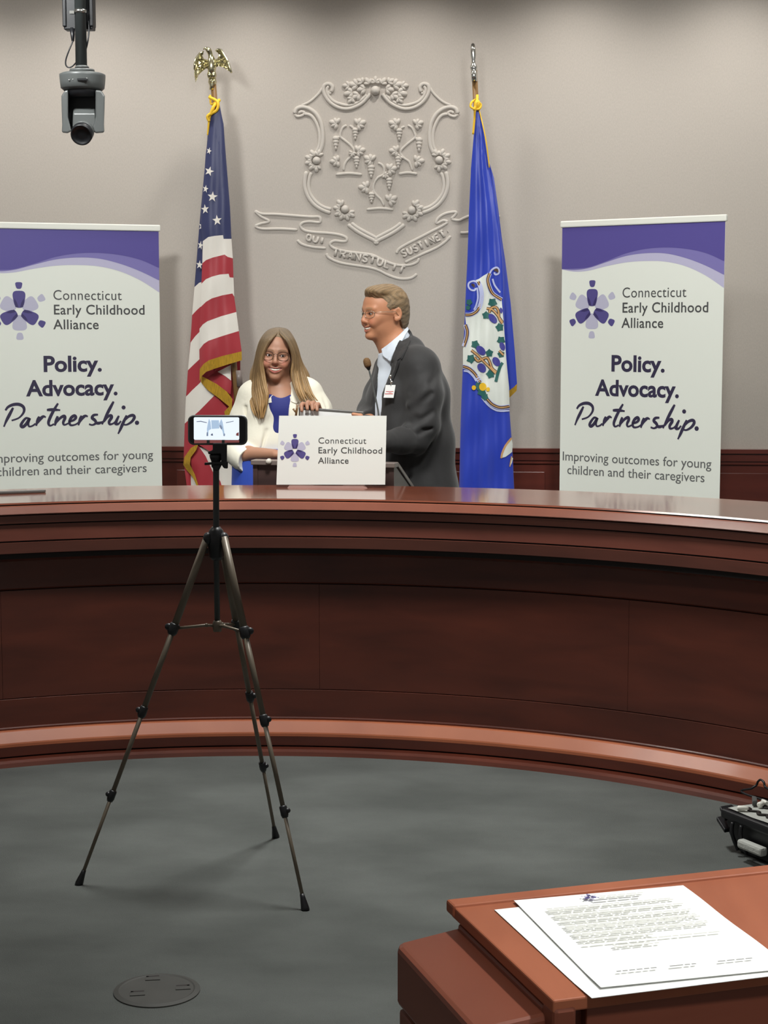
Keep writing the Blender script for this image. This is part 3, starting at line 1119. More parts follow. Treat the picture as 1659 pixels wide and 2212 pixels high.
# ================================================================== floor outlet cover
fc = PZ(339, 2141, 0.0)
fr_ = float(np.linalg.norm(PZ(246, 2141, 0) - PZ(432, 2141, 0))) / 2
cov = thing('floor_outlet_cover', 'round dark metal outlet cover set in the carpet', 'floor outlet', fc)
MB().lathe(fc, [(fr_, 0.0), (fr_, 0.003), (fr_ - 0.012, 0.006), (fr_ - 0.016, 0.0045), (0, 0.0045)], 48, smooth=False).build('cover_plate', M['cover_metal'], cov)
for (qx, qy), sgn, ang in (((297, 2146), 1, 12), ((395, 2133), -1, 12), ((330, 2113), 1, 12)):
    q = PZ(qx, qy, 0)
    mb, mb2 = MB(), MB()
    a_ = math.radians(ang)
    ux, uy = np.array([math.cos(a_), math.sin(a_), 0]), np.array([-math.sin(a_), math.cos(a_), 0])
    mb.obox(q + np.array([0, 0, 0.0047]), ux, uy, (0, 0, 1), 0.016, 0.004, 0.0006)
    mb.obox(q - ux * 0.013 * sgn - uy * 0.008 + np.array([0, 0, 0.0047]), ux, uy, (0, 0, 1), 0.003, 0.010, 0.0006)
    mb2.obox(q - uy * 0.016 + np.array([0, 0, 0.0052]), ux, uy, (0, 0, 1), 0.018, 0.010, 0.001)
    mb.build('slot', M['groove'], cov)
    mb2.build('flap', M['cover_metal'], cov)


# ================================================================== carved relief on the wall
def RC(x, y, d=0.0):
    """pixel of the enlarged relief view -> wall"""
    q = PY(530 + x / 3.0164, 150 + y / 3.0164, WALL_Y)
    return q - np.array([0, d, 0])


relief = thing('wall_relief', 'pale carved shield with vines and a motto ribbon, raised on the back wall', 'relief', PY(815, 400, WALL_Y))


def rtube(mb, pts, r, n=5, closed=False, d=0.0):
    P = smooth_path([(x, y, 0) for x, y in pts], n, closed)
    rr = [r] * len(P)
    if not closed:
        rr[0] = rr[-1] = r * 0.55
    mb.tube([RC(p[0], p[1], d) for p in P], rr, 8)


mir = lambda pts: [(1706 - x, y) for x, y in pts]
mb = MB()
for f in (lambda p: p, mir):
    # side double border (outer and inner line)
    rtube(mb, f([(322, 290), (335, 258), (372, 246), (418, 258), (462, 292), (492, 345), (503, 400), (505, 450), (498, 505), (478, 552)]), 0.0125)
    rtube(mb, f([(322, 290), (340, 307), (372, 300), (385, 283), (365, 275), (348, 287)]), 0.009)
    rtube(mb, f([(385, 290), (425, 300), (455, 335), (478, 390), (485, 450), (478, 505), (460, 545)]), 0.0105)
    rtube(mb, f([(400, 665), (388, 720), (390, 775), (410, 830), (448, 880), (500, 915), (556, 936)]), 0.0125)
    rtube(mb, f([(432, 672), (418, 705), (412, 760), (425, 815), (462, 865), (510, 898), (560, 912)]), 0.0105)
    rtube(mb, f([(668, 1010), (720, 1050), (780, 1085), (840, 1115), (866, 1138)]), 0.0125)
    rtube(mb, f([(690, 1000), (735, 1035), (790, 1065), (840, 1092), (866, 1112)]), 0.0105)
    # top: straight ear, curl and swags
    rtube(mb, f([(505, 118), (478, 158), (435, 200), (400, 222), (365, 236)]), 0.008)
    rtube(mb, f([(560, 150), (568, 115), (545, 95), (515, 105), (510, 140), (525, 180), (560, 222), (610, 250), (665, 258), (715, 245), (760, 220), (795, 185), (815, 160)]), 0.0115)
    rtube(mb, f([(545, 110), (532, 128), (540, 168), (575, 208), (625, 228), (675, 235), (720, 222), (765, 192), (790, 165)]), 0.0095)
    rtube(mb, f([(560, 150), (548, 158), (538, 140)]), 0.008)
mb.build('shield_border', M['relief'], relief)


def leafy(mb, x, y, s, ang=0.0, n=5):
    """lobed carved leaf"""
    n = 3 if n < 5 else 5
    for i in range(n):
        a = ang + (i - (n - 1) / 2) * (0.95 if n == 3 else 0.85)
        big = 1.0 if i == n // 2 else 0.8
        s_ = s * big
        px_, py_ = x + math.cos(a) * s_ * 0.45, y + math.sin(a) * s_ * 0.45
        c = RC(px_, py_)
        k = s_ / 3.0164 / 392.0
        ca, sa = math.cos(a), -math.sin(a)
        Rm = np.array([[ca, 0, -sa], [0, 1, 0], [sa, 0, ca]])
        mb.ell(c, (k * 0.56, 0.017, k * 0.34), 0, 12, 8, Rm)
        mb.tube([RC(x, y, 0.015), RC(x + math.cos(a) * s_ * 0.95, y + math.sin(a) * s_ * 0.95, 0.002)], [0.004, 0.002], 6)


def grapes(mb, x, y, w, h):
    for j, r_ in enumerate((1, .92, .7, .4)):
        c = RC(x, y - h * 0.42 + h * 0.3 * j)
        mb.ell(c, (w * r_ / 3.0164 / 392 * 0.5, 0.02, h * 0.26 / 3.0164 / 392), 0, 10, 8)


def rosette(mb, x, y, s, angs):
    mb.ell(RC(x, y, 0.006), (0.0225, 0.024, 0.0225), 0, 16, 10)
    for a in angs:
        leafy(mb, x + math.cos(a) * s * 0.55, y + math.sin(a) * s * 0.55, s * 0.75, a, 4)


for x, y, s, angs in ((465, 595, 62, (2.2, 2.9, 3.5, 4.2, 1.6, 5.0)), (1263, 592, 62, (-1.2, -0.5, 0.2, 0.9, 1.6, -2.0)),
                      (650, 912, 62, (3.3, 4.0, 2.0, 1.3, 0.7, 2.6)), (1085, 918, 62, (-1.0, -0.3, 0.4, 1.2, 1.9, 2.4))):
    mb = MB()
    rosette(mb, x, y, s, angs)
    mb.build('rosette', M['relief'], relief)
mb = MB()
mb.ell(RC(848, 140, 0.008), (0.026, 0.028, 0.026), 0, 18, 12)
for sg in (-1, 1):
    for dx, dy, s, a in ((70, -10, 55, 0.1), (120, -35, 60, -0.2), (150, 10, 60, 0.25), (110, 25, 55, 0.6), (170, -30, 48, -0.1), (40, -45, 48, -1.0), (150, 50, 45, 0.9), (85, -52, 45, -0.6)):
        leafy(mb, 848 + sg * dx, 140 + dy, s, a if sg > 0 else math.pi - a, 4)
leafy(mb, 848, 85, 42, -1.57, 5)
mb.build('leaf_crest', M['relief'], relief)


def vine(stems, leaves, bunches, ground):
    mb = MB()
    for s in stems:
        rtube(mb, s, 0.0075)
    for x, y, s, a in leaves:
        leafy(mb, x, y, s, a)
    for x, y, w_, h in bunches:
        grapes(mb, x, y, w_, h)
    rtube(mb, [(ground[0], ground[2]), ((ground[0] + ground[1]) / 2, ground[2] - 8), (ground[1], ground[2])], 0.009)
    mb.build('grape_vine', M['relief'], relief)


vine([[(660, 365), (635, 380), (622, 410), (620, 440), (650, 465), (685, 495), (710, 530), (700, 560), (665, 590), (645, 625), (640, 660)], [(620, 440), (590, 445)], [(680, 365), (705, 385), (715, 400)], [(690, 570), (720, 580)]],
     [(595, 355, 52, 3.5), (735, 360, 56, -0.4), (735, 535, 52, -0.3), (600, 600, 52, 3.1), (700, 545, 35, 1.9)],
     [(717, 420, 42, 60), (590, 480, 46, 70), (725, 605, 44, 60)], (590, 760, 686))
vine([[(1058, 365), (1085, 380), (1105, 420), (1105, 445), (1070, 475), (1030, 510), (1010, 540), (1030, 575), (1065, 600), (1080, 630), (1090, 660)], [(1105, 445), (1130, 460)], [(1038, 372), (1010, 385)], [(1020, 565), (995, 585)]],
     [(985, 360, 56, 3.5), (1115, 360, 50, -0.4), (985, 535, 52, 3.3), (1115, 600, 54, -0.1), (1010, 570, 34, 2.2)],
     [(1003, 425, 44, 62), (1132, 490, 46, 72), (997, 605, 44, 62)], (1000, 1120, 682))
vine([[(865, 610), (890, 622), (905, 650), (900, 685), (865, 705), (840, 740), (835, 785), (855, 820), (885, 850), (905, 890)], [(900, 685), (925, 700)], [(830, 600), (822, 630)], [(840, 780), (825, 810)]],
     [(820, 595, 56, 3.7), (940, 655, 56, -0.3), (790, 770, 56, 3.2), (940, 855, 56, -0.5), (910, 690, 34, 0.5)],
     [(820, 665, 50, 66), (938, 745, 46, 62), (823, 835, 46, 54)], (790, 965, 914))

mb = MB()
for pts in ([(62, 922), (108, 942), (200, 945), (330, 955), (430, 962), (480, 962), (490, 985), (478, 998), (420, 992), (375, 1000), (360, 1022), (385, 1050), (450, 1062), (540, 1068), (610, 1078), (655, 1095), (658, 1118), (630, 1122), (580, 1118), (552, 1138), (575, 1165), (640, 1185), (740, 1198), (830, 1212), (900, 1245), (985, 1275), (1070, 1275), (1120, 1255), (1130, 1230)],
            [(62, 922), (100, 958), (155, 990), (105, 1005), (62, 1022)], [(62, 1022), (110, 1040), (230, 1040), (340, 1046)],
            [(338, 1112), (370, 1140), (440, 1158), (525, 1166)],
            [(528, 1200), (545, 1228), (610, 1258), (700, 1275), (800, 1290), (870, 1310), (940, 1345), (1010, 1365), (1080, 1360), (1118, 1332)],
            [(985, 1200), (1000, 1172), (1050, 1140), (1130, 1100), (1210, 1058), (1280, 1022), (1320, 995)],
            [(1040, 1258), (1080, 1238), (1150, 1205), (1240, 1165), (1300, 1125), (1338, 1085)],
            [(1320, 995), (1290, 985), (1250, 1003), (1245, 990), (1265, 962), (1310, 938), (1370, 930), (1365, 950), (1340, 975)],
            [(1340, 975), (1390, 985), (1430, 968), (1480, 950), (1560, 945)], [(1400, 1065), (1440, 1065), (1530, 1050), (1600, 1048)],
            [(1600, 1048), (1640, 1020)], [(1560, 945), (1660, 960)]):
    rtube(mb, pts, 0.0088)
mb.build('motto_ribbon', M['relief'], relief)


def letter_strokes(ch):
    return {'Q': [[(.5, 1), (.15, .85), (0, .5), (.15, .15), (.5, 0), (.85, .15), (1, .5), (.85, .85), (.5, 1)], [(.6, .25), (1, -.08)]],
            'U': [[(0, 1), (0, .35), (.2, .05), (.5, 0), (.8, .05), (1, .35), (1, 1)]], 'I': [[(.5, 1), (.5, 0)]],
            'T': [[(0, 1), (1, 1)], [(.5, 1), (.5, 0)]], 'R': [[(0, 0), (0, 1), (.7, 1), (.95, .8), (.7, .55), (0, .5)], [(.5, .5), (1, 0)]],
            'A': [[(0, 0), (.5, 1), (1, 0)], [(.2, .38), (.8, .38)]], 'N': [[(0, 0), (0, 1), (1, 0), (1, 1)]],
            'S': [[(.95, .85), (.6, 1), (.15, .9), (.1, .65), (.5, .5), (.9, .35), (.9, .1), (.45, 0), (.05, .15)]],
            'L': [[(0, 1), (0, 0), (.9, 0)]], 'E': [[(.9, 1), (0, 1), (0, 0), (.9, 0)], [(0, .5), (.7, .5)]],
            '.': [[(.4, .5), (.5, .5)]]}[ch]


for word, pts, h in (('QUI', [(390, 1112), (455, 1126), (520, 1140)], 40), ('TRANSTULIT', [(562, 1212), (700, 1240), (840, 1268), (940, 1300), (1035, 1335)], 46),
                     ('SUSTINET.', [(1025, 1225), (1130, 1180), (1250, 1120), (1350, 1062)], 44)):
    mb = MB()
    P = smooth_path(pts, 20)
    L = np.concatenate([[0], np.cumsum([np.linalg.norm(P[i + 1] - P[i]) for i in range(len(P) - 1)])])
    n = len(word)
    for i, ch in enumerate(word):
        s0 = L[-1] * (i + 0.12) / n
        s1 = L[-1] * (i + 0.80) / n
        p0 = np.array([np.interp(s0, L, [p[k] for p in P]) for k in (0, 1)])
        p1 = np.array([np.interp(s1, L, [p[k] for p in P]) for k in (0, 1)])
        ex = p1 - p0
        ey = np.array([ex[1], -ex[0]])
        ey /= np.linalg.norm(ey)
        for st in letter_strokes(ch):
            mb.tube([RC(*(p0 + ex * a_ + ey * h * b_), 0.004) for a_, b_ in st], 0.0074, 6)
    mb.build('motto_word', M['relief'], relief)

# ================================================================== roll-up banners
YL = 9.06
TLz = PY(1212, 479, YL)
TRz = PZ(1571, 464, float(TLz[2]))
bx = TRz - TLz
BW = float(np.linalg.norm(bx))
PR = Plane(PY(1215, 490, YL), bx, (0.0, 0.0, 1))         # right banner, origin at the top left of its sheet
# left banner: right end of its bar, and the wing comes forward on the left
YLr = 9.12
Lr = PY(345, 488, YLr)
Ll = PZ(-17, 481, float(Lr[2]))
bl = Lr - Ll
Lo = PY(342.5, 498, YLr) - bl / np.linalg.norm(bl) * float(np.linalg.norm(PR.uv(1567, 478) - PR.uv(1215, 490)))
PLB = Plane(Lo, bl, (0.0, 0.0, 1))
SW = float(PR.uv(1567, 478)[0])


def bq(x, y):
    """pixel of the enlarged right banner view -> banner units"""
    return PR.uv(1180 + x / 3.2526, 440 + y / 3.2526)


sc = float(np.linalg.norm(bq(300, 800) - bq(400, 800))) / 100
SCRIPT = [[(779, 1565), (800, 1567), (826, 1558)],[(215, 1442), (232, 1418), (265, 1403), (300, 1404), (325, 1425), (325, 1460), (295, 1498), (250, 1515)], [(262, 1425), (240, 1470), (218, 1515), (202, 1556)],
          [(355, 1508), (338, 1503), (318, 1525), (305, 1552), (315, 1564), (335, 1548), (352, 1520), (360, 1506), (350, 1540), (355, 1563), (375, 1560), (395, 1545)],
          [(420, 1496), (408, 1525), (398, 1562)], [(403, 1545), (425, 1515), (445, 1497), (460, 1505)],
          [(540, 1408), (515, 1450), (488, 1505), (475, 1545), (485, 1566), (510, 1555)], [(468, 1452), (510, 1452), (552, 1458)],
          [(535, 1500), (522, 1540), (515, 1568)], [(520, 1550), (550, 1515), (575, 1502), (580, 1518), (568, 1548), (575, 1566), (600, 1556)],
          [(605, 1545), (635, 1535), (650, 1518), (642, 1503), (622, 1515), (608, 1545), (615, 1570), (645, 1568), (672, 1550)],
          [(688, 1505), (675, 1540), (665, 1575)], [(670, 1555), (690, 1525), (712, 1508), (728, 1515)],
          [(796, 1504), (768, 1506), (756, 1525), (774, 1545), (779, 1565), (757, 1578), (734, 1570)],
          [(903, 1412), (875, 1465), (845, 1525), (820, 1578)], [(832, 1560), (858, 1525), (880, 1515), (885, 1530), (868, 1560), (872, 1580), (895, 1575), (912, 1560)],
          [(935, 1520), (918, 1555), (912, 1578), (930, 1580), (948, 1560)],
          [(988, 1520), (962, 1575), (940, 1625), (925, 1655)], [(972, 1558), (1000, 1530), (1030, 1522), (1040, 1540), (1020, 1570), (985, 1590), (958, 1585)]]


def make_banner(pl, label, flip=False):
    th = thing('rollup_banner', label, 'banner', (*pl.pt(SW / 2, 0)[:2], 0), 'roll-up banners beside the flags')
    zt = float(pl.o[2])
    H = zt - 0.07
    ob = []
    # sheet with a very slight curl
    mb = MB()
    n = 30
    for off, rev in ((0.0, False), (-0.0012, True)):
        vs = [pl.pt(SW * i / 2, -H * j / n, off) for j in range(n + 1) for i in range(3)]
        fs = []
        for j in range(n):
            for i in range(2):
                q = (j * 3 + i, (j + 1) * 3 + i, (j + 1) * 3 + i + 1, j * 3 + i + 1)
                fs.append(q[::-1] if rev else q)
        mb.add(vs, fs, 0)
    mb.build('sheet', M['banner'], th, recalc=False)
    mb = MB()
    mb.obox(pl.pt(SW / 2, 0.012, 0.0), pl.x, pl.y, pl.n, BW / 2, 0.017, 0.011)
    mb.build('top_bar', M['bar'], th, bevel=0.006)
    mb = MB()
    mb.obox(pl.pt(SW / 2, -H - 0.02, 0.0), pl.x, pl.y, pl.n, SW / 2 + 0.03, 0.04, 0.06)
    for sg in (0.18, 0.82):
        mb.obox(pl.pt(SW * sg, -H - 0.062, 0.02), pl.x, pl.y, pl.n, 0.02, 0.008, 0.17)
    mb.build('base_cassette', M['grey_plastic'], th, bevel=0.008)
    MB().tube([pl.pt(SW / 2, 0.0, -0.02), pl.pt(SW / 2, -H, -0.03)], 0.008, 8).build('support_pole', M['bar'], th)
    # header waves
    top = [(0, 0), (SW, 0)]

    def wave(pts):
        P = smooth_path([bq(*p) for p in pts], 8)
        P = [np.clip(p, [0, -9], [SW, 0]) for p in P]
        P[0][0], P[-1][0] = 0, SW
        return P
    low = wave([(110, 462), (200, 478), (300, 470), (420, 440), (560, 413), (700, 403), (840, 408), (980, 440), (1120, 505), (1247, 592)])
    mid = wave([(110, 460), (200, 466), (300, 452), (420, 412), (560, 368), (700, 348), (840, 350), (980, 382), (1120, 435), (1248, 500)])
    upp = wave([(110, 458), (200, 456), (300, 446), (420, 405), (560, 350), (700, 318), (850, 308), (1000, 320), (1130, 350), (1249, 404)])

    def band(mat_, nm, A_, B_, off):
        mb = MB()
        n_ = len(A_)
        put2d(mb, pl, [tuple(q) for q in A_] + [tuple(q) for q in B_], [(i, n_ + i, n_ + i + 1, i + 1) for i in range(n_ - 1)], off)
        mb.build(nm, mat_, th, recalc=False)
    T_ = [np.array([p[0], 0.0]) for p in low]
    band(M['purple_pale'], 'pale_wave', T_, low, 0.0005)
    band(M['purple_mid'], 'lilac_wave', [np.array([p[0], 0.0]) for p in mid], mid, 0.0010)
    band(M['purple'], 'purple_header', [np.array([p[0], 0.0]) for p in upp], upp, 0.0015)
    g_ = [MB(), MB(), MB()]
    c = bq(322, 742)
    logo(g_, pl, c[0], c[1], 155 * sc, 0.0005)
    for q, n_, m_ in zip(g_, ('pale_petals', 'indigo_petals', 'petal_shading'), ('logo_pale', 'logo_dark', 'logo_deep')):
        q.build(n_, M[m_], th, recalc=False)
    for s, xa, xb, ya, yb, cap, bo in (('Connecticut', 536, 984, 660, 660, 60, 0.0), ('Early Childhood', 536, 1138, 765, 762, 60, 0.012), ('Alliance', 528, 822, 872, 870, 60, 0.012)):
        a_, b_ = bq(xa, ya), bq(xb, yb)
        mb = MB()
        put_text(mb, pl, s, a_[0], b_[0], a_[1], cap * sc, 0.0007, 0, bo, 0, 1.05)
        mb.build('emblem_lettering', M['ink'], th, recalc=False)
    for s, xa, xb, ya, cap in (('Policy.', 458, 832, 1175, 97), ('Advocacy.', 343, 932, 1345, 97)):
        a_, b_ = bq(xa, ya), bq(xb, ya)
        mb = MB()
        put_text(mb, pl, s, a_[0], b_[0], a_[1], cap * sc, 0.0007, 0, 0.030)
        mb.build('slogan_lettering', M['ink_navy'], th, recalc=False)
    mb = MB()
    for k_, st in enumerate(SCRIPT):
        P = smooth_path(st, 5)
        n_ = len(P)
        wds = [20 * (0.55 + 0.45 * math.sin(math.pi * min(1, (i + 0.6) / n_ * 1.2))) for i in range(n_)]
        if n_ < 8:
            wds = [22] * n_
        v, f = stroke_poly([bq(*p) for p in P], [q * sc for q in wds])
        put2d(mb, pl, v, f, 0.0007 + k_ * 0.00002)
    for x_, y_, r_ in ((969, 1460, 13), (1057, 1580, 14)):
        c_ = bq(x_, y_)
        put2d(mb, pl, [(c_[0] + r_ * sc * math.cos(t), c_[1] + r_ * sc * math.sin(t)) for t in np.linspace(0, 2 * math.pi, 17)[:-1]], [tuple(range(16))], 0.0008)
    mb.build('script_lettering', M['ink_navy'], th, recalc=False)
    for s, xa, xb, ya, yb, cap in (('Improving outcomes for young', 116, 1160, 1803, 1860, 55), ('children and their caregivers', 148, 1112, 1905, 1950, 55)):
        a_, b_ = bq(xa, ya), bq(xb, yb)
        mb = MB()
        put_text(mb, pl, s, a_[0], b_[0], (a_[1] + b_[1]) / 2, cap * sc, 0.0007, 0, 0.004)
        mb.build('tagline_lettering', M['ink_light'], th, recalc=False)
    return th


make_banner(PR, 'white and purple roll-up banner standing to the right of the blue flag')
make_banner(PLB, 'white and purple roll-up banner at the left edge, left of the striped flag')

# ================================================================== flags
FLY = 9.26


def edge_fn(pts):
    ys = [p[1] for p in pts]
    xs = [p[0] for p in pts]
    return lambda y: float(np.interp(y, ys, xs))


class Cloth:
    """hanging folded cloth: pixel outline -> room, with pleats and bulge"""

    def __init__(self, left, right, Y, bulge, pleat, waves, shift=0.0, phase=0.0):
        self.L, self.R = edge_fn(left), edge_fn(right)
        self.Y, self.b, self.p, self.w, self.ph = Y, bulge, pleat, waves, phase

    def at(self, x, y, off=0.0, back=False):
        l, r = self.L(y), self.R(y)
        u = min(max((x - l) / max(r - l, 1e-3), 0), 1)
        w = (r - l) / 400.0
        arch = math.sqrt(max(0.0, 1 - (2 * u - 1) ** 2))
        if back:
            return PY(x, y, self.Y + self.b * w * arch * 0.7 + 0.003)
        pl = self.p * w * math.cos(u * self.w * 2 * math.pi + self.ph + 0.004 * y) * arch
        pl += self.p * w * 0.35 * math.sin(0.05 * y + 5 * u) * arch
        return PY(x, y, self.Y - self.b * w * arch - pl - off)

    def patch(self, mb, poly, off=0.0, mi=0, g=(5, 14), back=False):
        v, f = poly_mesh(poly, *g)
        mb.add([self.at(x, y, off, back) for x, y in v], f, mi, True)


def star_poly(x, y, r, rot, sq=1.0):
    out = []
    for i in range(10):
        a = rot + math.pi * i / 5 - math.pi / 2
        q = r if i % 2 == 0 else r * 0.4
        out.append((x + q * math.cos(a) * sq, y + q * math.sin(a)))
    return out


# --- United States flag
flag = thing('national_flag', 'draped red, white and blue striped flag with gold fringe, left of the wall relief', 'flag', PY(470, 1056, FLY))
BL = [(452, 245), (450, 291), (445, 334), (440.5, 381), (436, 428), (430, 494), (426.4, 538), (423, 600), (420, 621), (415, 678), (411.7, 739), (405.8, 800), (402.3, 854), (398.8, 915), (397.6, 960), (396.4, 1002), (408, 1018), (410, 1120)]
AR = [(474, 225), (478, 245), (483, 268), (486.4, 315), (492, 386), (497, 447), (500, 515), (503, 574), (504.5, 607), (507, 659), (511.6, 682), (516, 715), (522, 748), (523, 779), (519, 1120)]
AL = [(462, 225), (456, 250), (450, 290), (444, 335), (441, 381), (438, 420), (435, 452), (434, 489), (437, 510), (438, 520), (436.5, 569), (434, 619), (430.5, 706), (430.5, 779), (431, 825), (431, 1120)]
CB = Cloth(BL, AR, FLY + 0.015, 0.10, 0.03, 2.0)
CA = Cloth(AL, AR, FLY - 0.055, 0.14, 0.035, 2.0, phase=1.0)
mats = [M['flag_blue'], M['flag_white'], M['flag_red'], M['fringe']]
mb = MB()


def band_poly(top, bot):
    return list(top) + list(bot)[::-1]


# rear fold
LFT = edge_fn(BL)
bt = [[(420, 620), (430, 611), (436, 609)], [(415, 681), (425, 670), (435, 661)], [(411.7, 740), (422, 726), (433, 715)], [(405.8, 800), (418, 788), (433, 774)],
      [(401.6, 857), (415, 843), (436, 824)], [(398.8, 915), (430, 890), (463, 854)], [(397, 962), (430, 940), (463, 900)]]
CB.patch(mb, [(452, 250), (472, 250), (472, 600), (436, 609), (430, 611), (420, 619), (423, 600), (426.4, 538), (430, 494), (436, 428), (440.5, 381), (445, 334), (450, 291)], 0, 0)
cols = [1, 2, 1, 2, 1]
for i in range(5):
    if i < 4:
        CB.patch(mb, band_poly([(LFT(bt[i][0][1]), bt[i][0][1])] + bt[i][1:] + [(462, bt[i][2][1] - 18)], [(LFT(bt[i + 1][0][1]), bt[i + 1][0][1])] + bt[i + 1][1:] + [(462, bt[i + 1][2][1] - 18)]), 0, cols[i])
CB.patch(mb, [(401.6, 857), (415, 843), (433, 826), (436, 816), (452, 845), (463.4, 854), (430, 888), (399, 915)], 0, 1)
CB.patch(mb, [(399, 915), (430, 888), (463.4, 854), (480, 870), (494, 884), (484, 900), (486, 960), (470, 985), (428, 960), (412, 972), (396.5, 1000), (397.6, 960)], 0, 2)
# inner side under the front fringe: pale, then plum-red
CB.patch(mb, [(432, 812), (462, 798), (499, 787), (500, 830), (498, 852), (470, 832), (445, 816)], -0.01, 2)
CB.patch(mb, [(470, 803), (499, 788), (499, 822), (486, 812)], -0.006, 1)
# low cloth below the telephone
CB.patch(mb, [(428, 965), (470, 975), (500, 965), (512, 985), (511, 1110), (486, 1110), (472, 1050), (460, 1020), (446, 990)], -0.02, 1)
CB.patch(mb, [(428, 962), (444, 985), (460, 1020), (478, 1056), (484, 1110), (440, 1110), (430, 1056), (416, 1018), (410, 990)], -0.012, 2)
CB.patch(mb, [(408, 1016), (416, 1024), (430, 1056), (434, 1110), (411, 1110)], -0.02, 1)
CB.patch(mb, [(492, 975), (500, 972), (510, 1005), (512, 1025), (506, 1015)], 0.0, 2)
CB.patch(mb, [(470, 1030), (476, 1040), (496, 1110), (478, 1110)], -0.008, 2)
# back of the bundle
CB.patch(mb, [(470, 235), (478, 245), (486, 315), (492, 386), (500, 515), (440, 612), (420, 621), (430, 494), (445, 334), (452, 250)], 0, 0, back=True)
CB.patch(mb, [(500, 515), (507, 659), (516, 715), (519, 780), (518, 1110), (411, 1110), (397, 1000), (402, 854), (420, 621), (440, 612)], 0, 2, back=True)
mb.build('rear_fold', mats, flag)
# front fold
mb = MB()
bd = [[(462, 225), (466, 222), (474, 225), (478, 245), (483, 268), (486.4, 315), (492, 386), (497, 447), (500, 515)],
      [(438, 521), (450, 512), (464, 509.5), (481.7, 508), (483, 516), (500, 516)],
      [(437, 569), (445, 562), (459, 556.5), (485, 550), (492, 555), (503, 558)],
      [(435, 613), (445, 603), (457.5, 597.6), (475, 593), (494, 591.5), (496, 599), (504.3, 600)],
      [(433.6, 663), (445, 652), (457.5, 644.6), (480, 638), (502, 634), (506, 641)],
      [(431, 710), (438, 701), (448, 694), (478, 683), (510.5, 674)],
      [(430.5, 755), (440, 743), (450.5, 736), (480, 726), (516, 715)],
      [(431.5, 797), (440, 786), (450.5, 778.5), (480, 769), (522, 759)]]
ALf = edge_fn(AL)
blue = [(474, 224)] + bd[0][3:] + bd[1][::-1] + [(437, 510), (434, 489), (435, 452), (438, 420), (441, 381), (444, 335), (450, 290), (456, 250), (462, 226)]
CA.patch(mb, blue, 0, 0)
for i, c in enumerate((1, 2, 1, 2, 1, 2)):
    CA.patch(mb, band_poly(bd[i + 1], bd[i + 2]), 0, c)
mb.build('front_fold', mats, flag)
for x, y, r, rot, sq, layer in ((451.5, 326, 8, 0.3, 0.7, 'A'), (452, 370, 11, 0.3, 0.95, 'A'), (444, 408, 9, 0.2, 0.7, 'A'), (459, 425, 12, 0.1, 0.95, 'A'), (443, 452, 11, -0.1, 0.8, 'A'), (469, 476, 12, -0.1, 0.9, 'A'),
                                (436, 489, 10, 0.3, 0.7, 'B'), (433, 530, 10, 0.2, 0.6, 'B'), (431, 572, 10, 0.1, 0.8, 'B')):
    poly = star_poly(x, y, r, rot, sq)
    mb = MB()
    (CA if layer == 'A' else CB).patch(mb, poly, 0.004 if layer == 'A' else 0.05, 0, g=(3, 3))
    mb.build('star', M['flag_white'], flag)
mb = MB()
CA.patch(mb, band_poly(bd[7], [(431, 823), (436, 812), (446, 803), (462, 797), (490, 788), (522.5, 778)]), 0.004, 0, g=(3, 6))
CA.patch(mb, [(431, 822), (434, 812), (441, 815), (469, 830), (490, 846), (502, 862), (501, 875), (501, 900), (486, 900), (484.6, 889), (495, 878), (474, 861), (448, 842)], -0.05, 0, g=(3, 6))
CB.patch(mb, [(429, 958), (412, 968), (398, 988), (396, 1004), (404, 1016), (416, 1030), (428, 1056), (438, 1110), (444, 1110), (431, 1056), (421, 1025), (410, 1003), (412, 988), (424, 972)], 0.012, 0, g=(3, 6))
mb.build('gold_fringe', M['fringe'], flag)
# cord and tassel tied at the top
mb = MB()
cy = FLY - 0.03
mb.tube(smooth_path([PY(454, 205, cy), PY(456, 225, cy), PY(466, 222, cy - 0.03), PY(470, 236, cy - 0.02), PY(458, 244, cy - 0.03), PY(452, 258, cy - 0.03), PY(449, 292, cy - 0.02)], 6), 0.0055, 8)
mb.tube(smooth_path([PY(452, 210, cy), PY(470, 220, cy - 0.035), PY(468, 238, cy - 0.04), PY(449, 250, cy - 0.04), PY(452, 262, cy - 0.035)], 6), 0.008, 8)
mb.tube(smooth_path([PY(474, 216, cy), PY(462, 230, cy - 0.04), PY(455, 248, cy - 0.04)], 6), 0.009, 8)
mb.build('tied_cord', M['cord_gold'], flag)


def pole_pts(x0, y0, x1, y1, Y):
    a_, b_ = PY(x0, y0, Y), PY(x1, y1, Y)
    d = b_ - a_
    return a_, a_ + d * (a_[2] / (a_[2] - b_[2]))


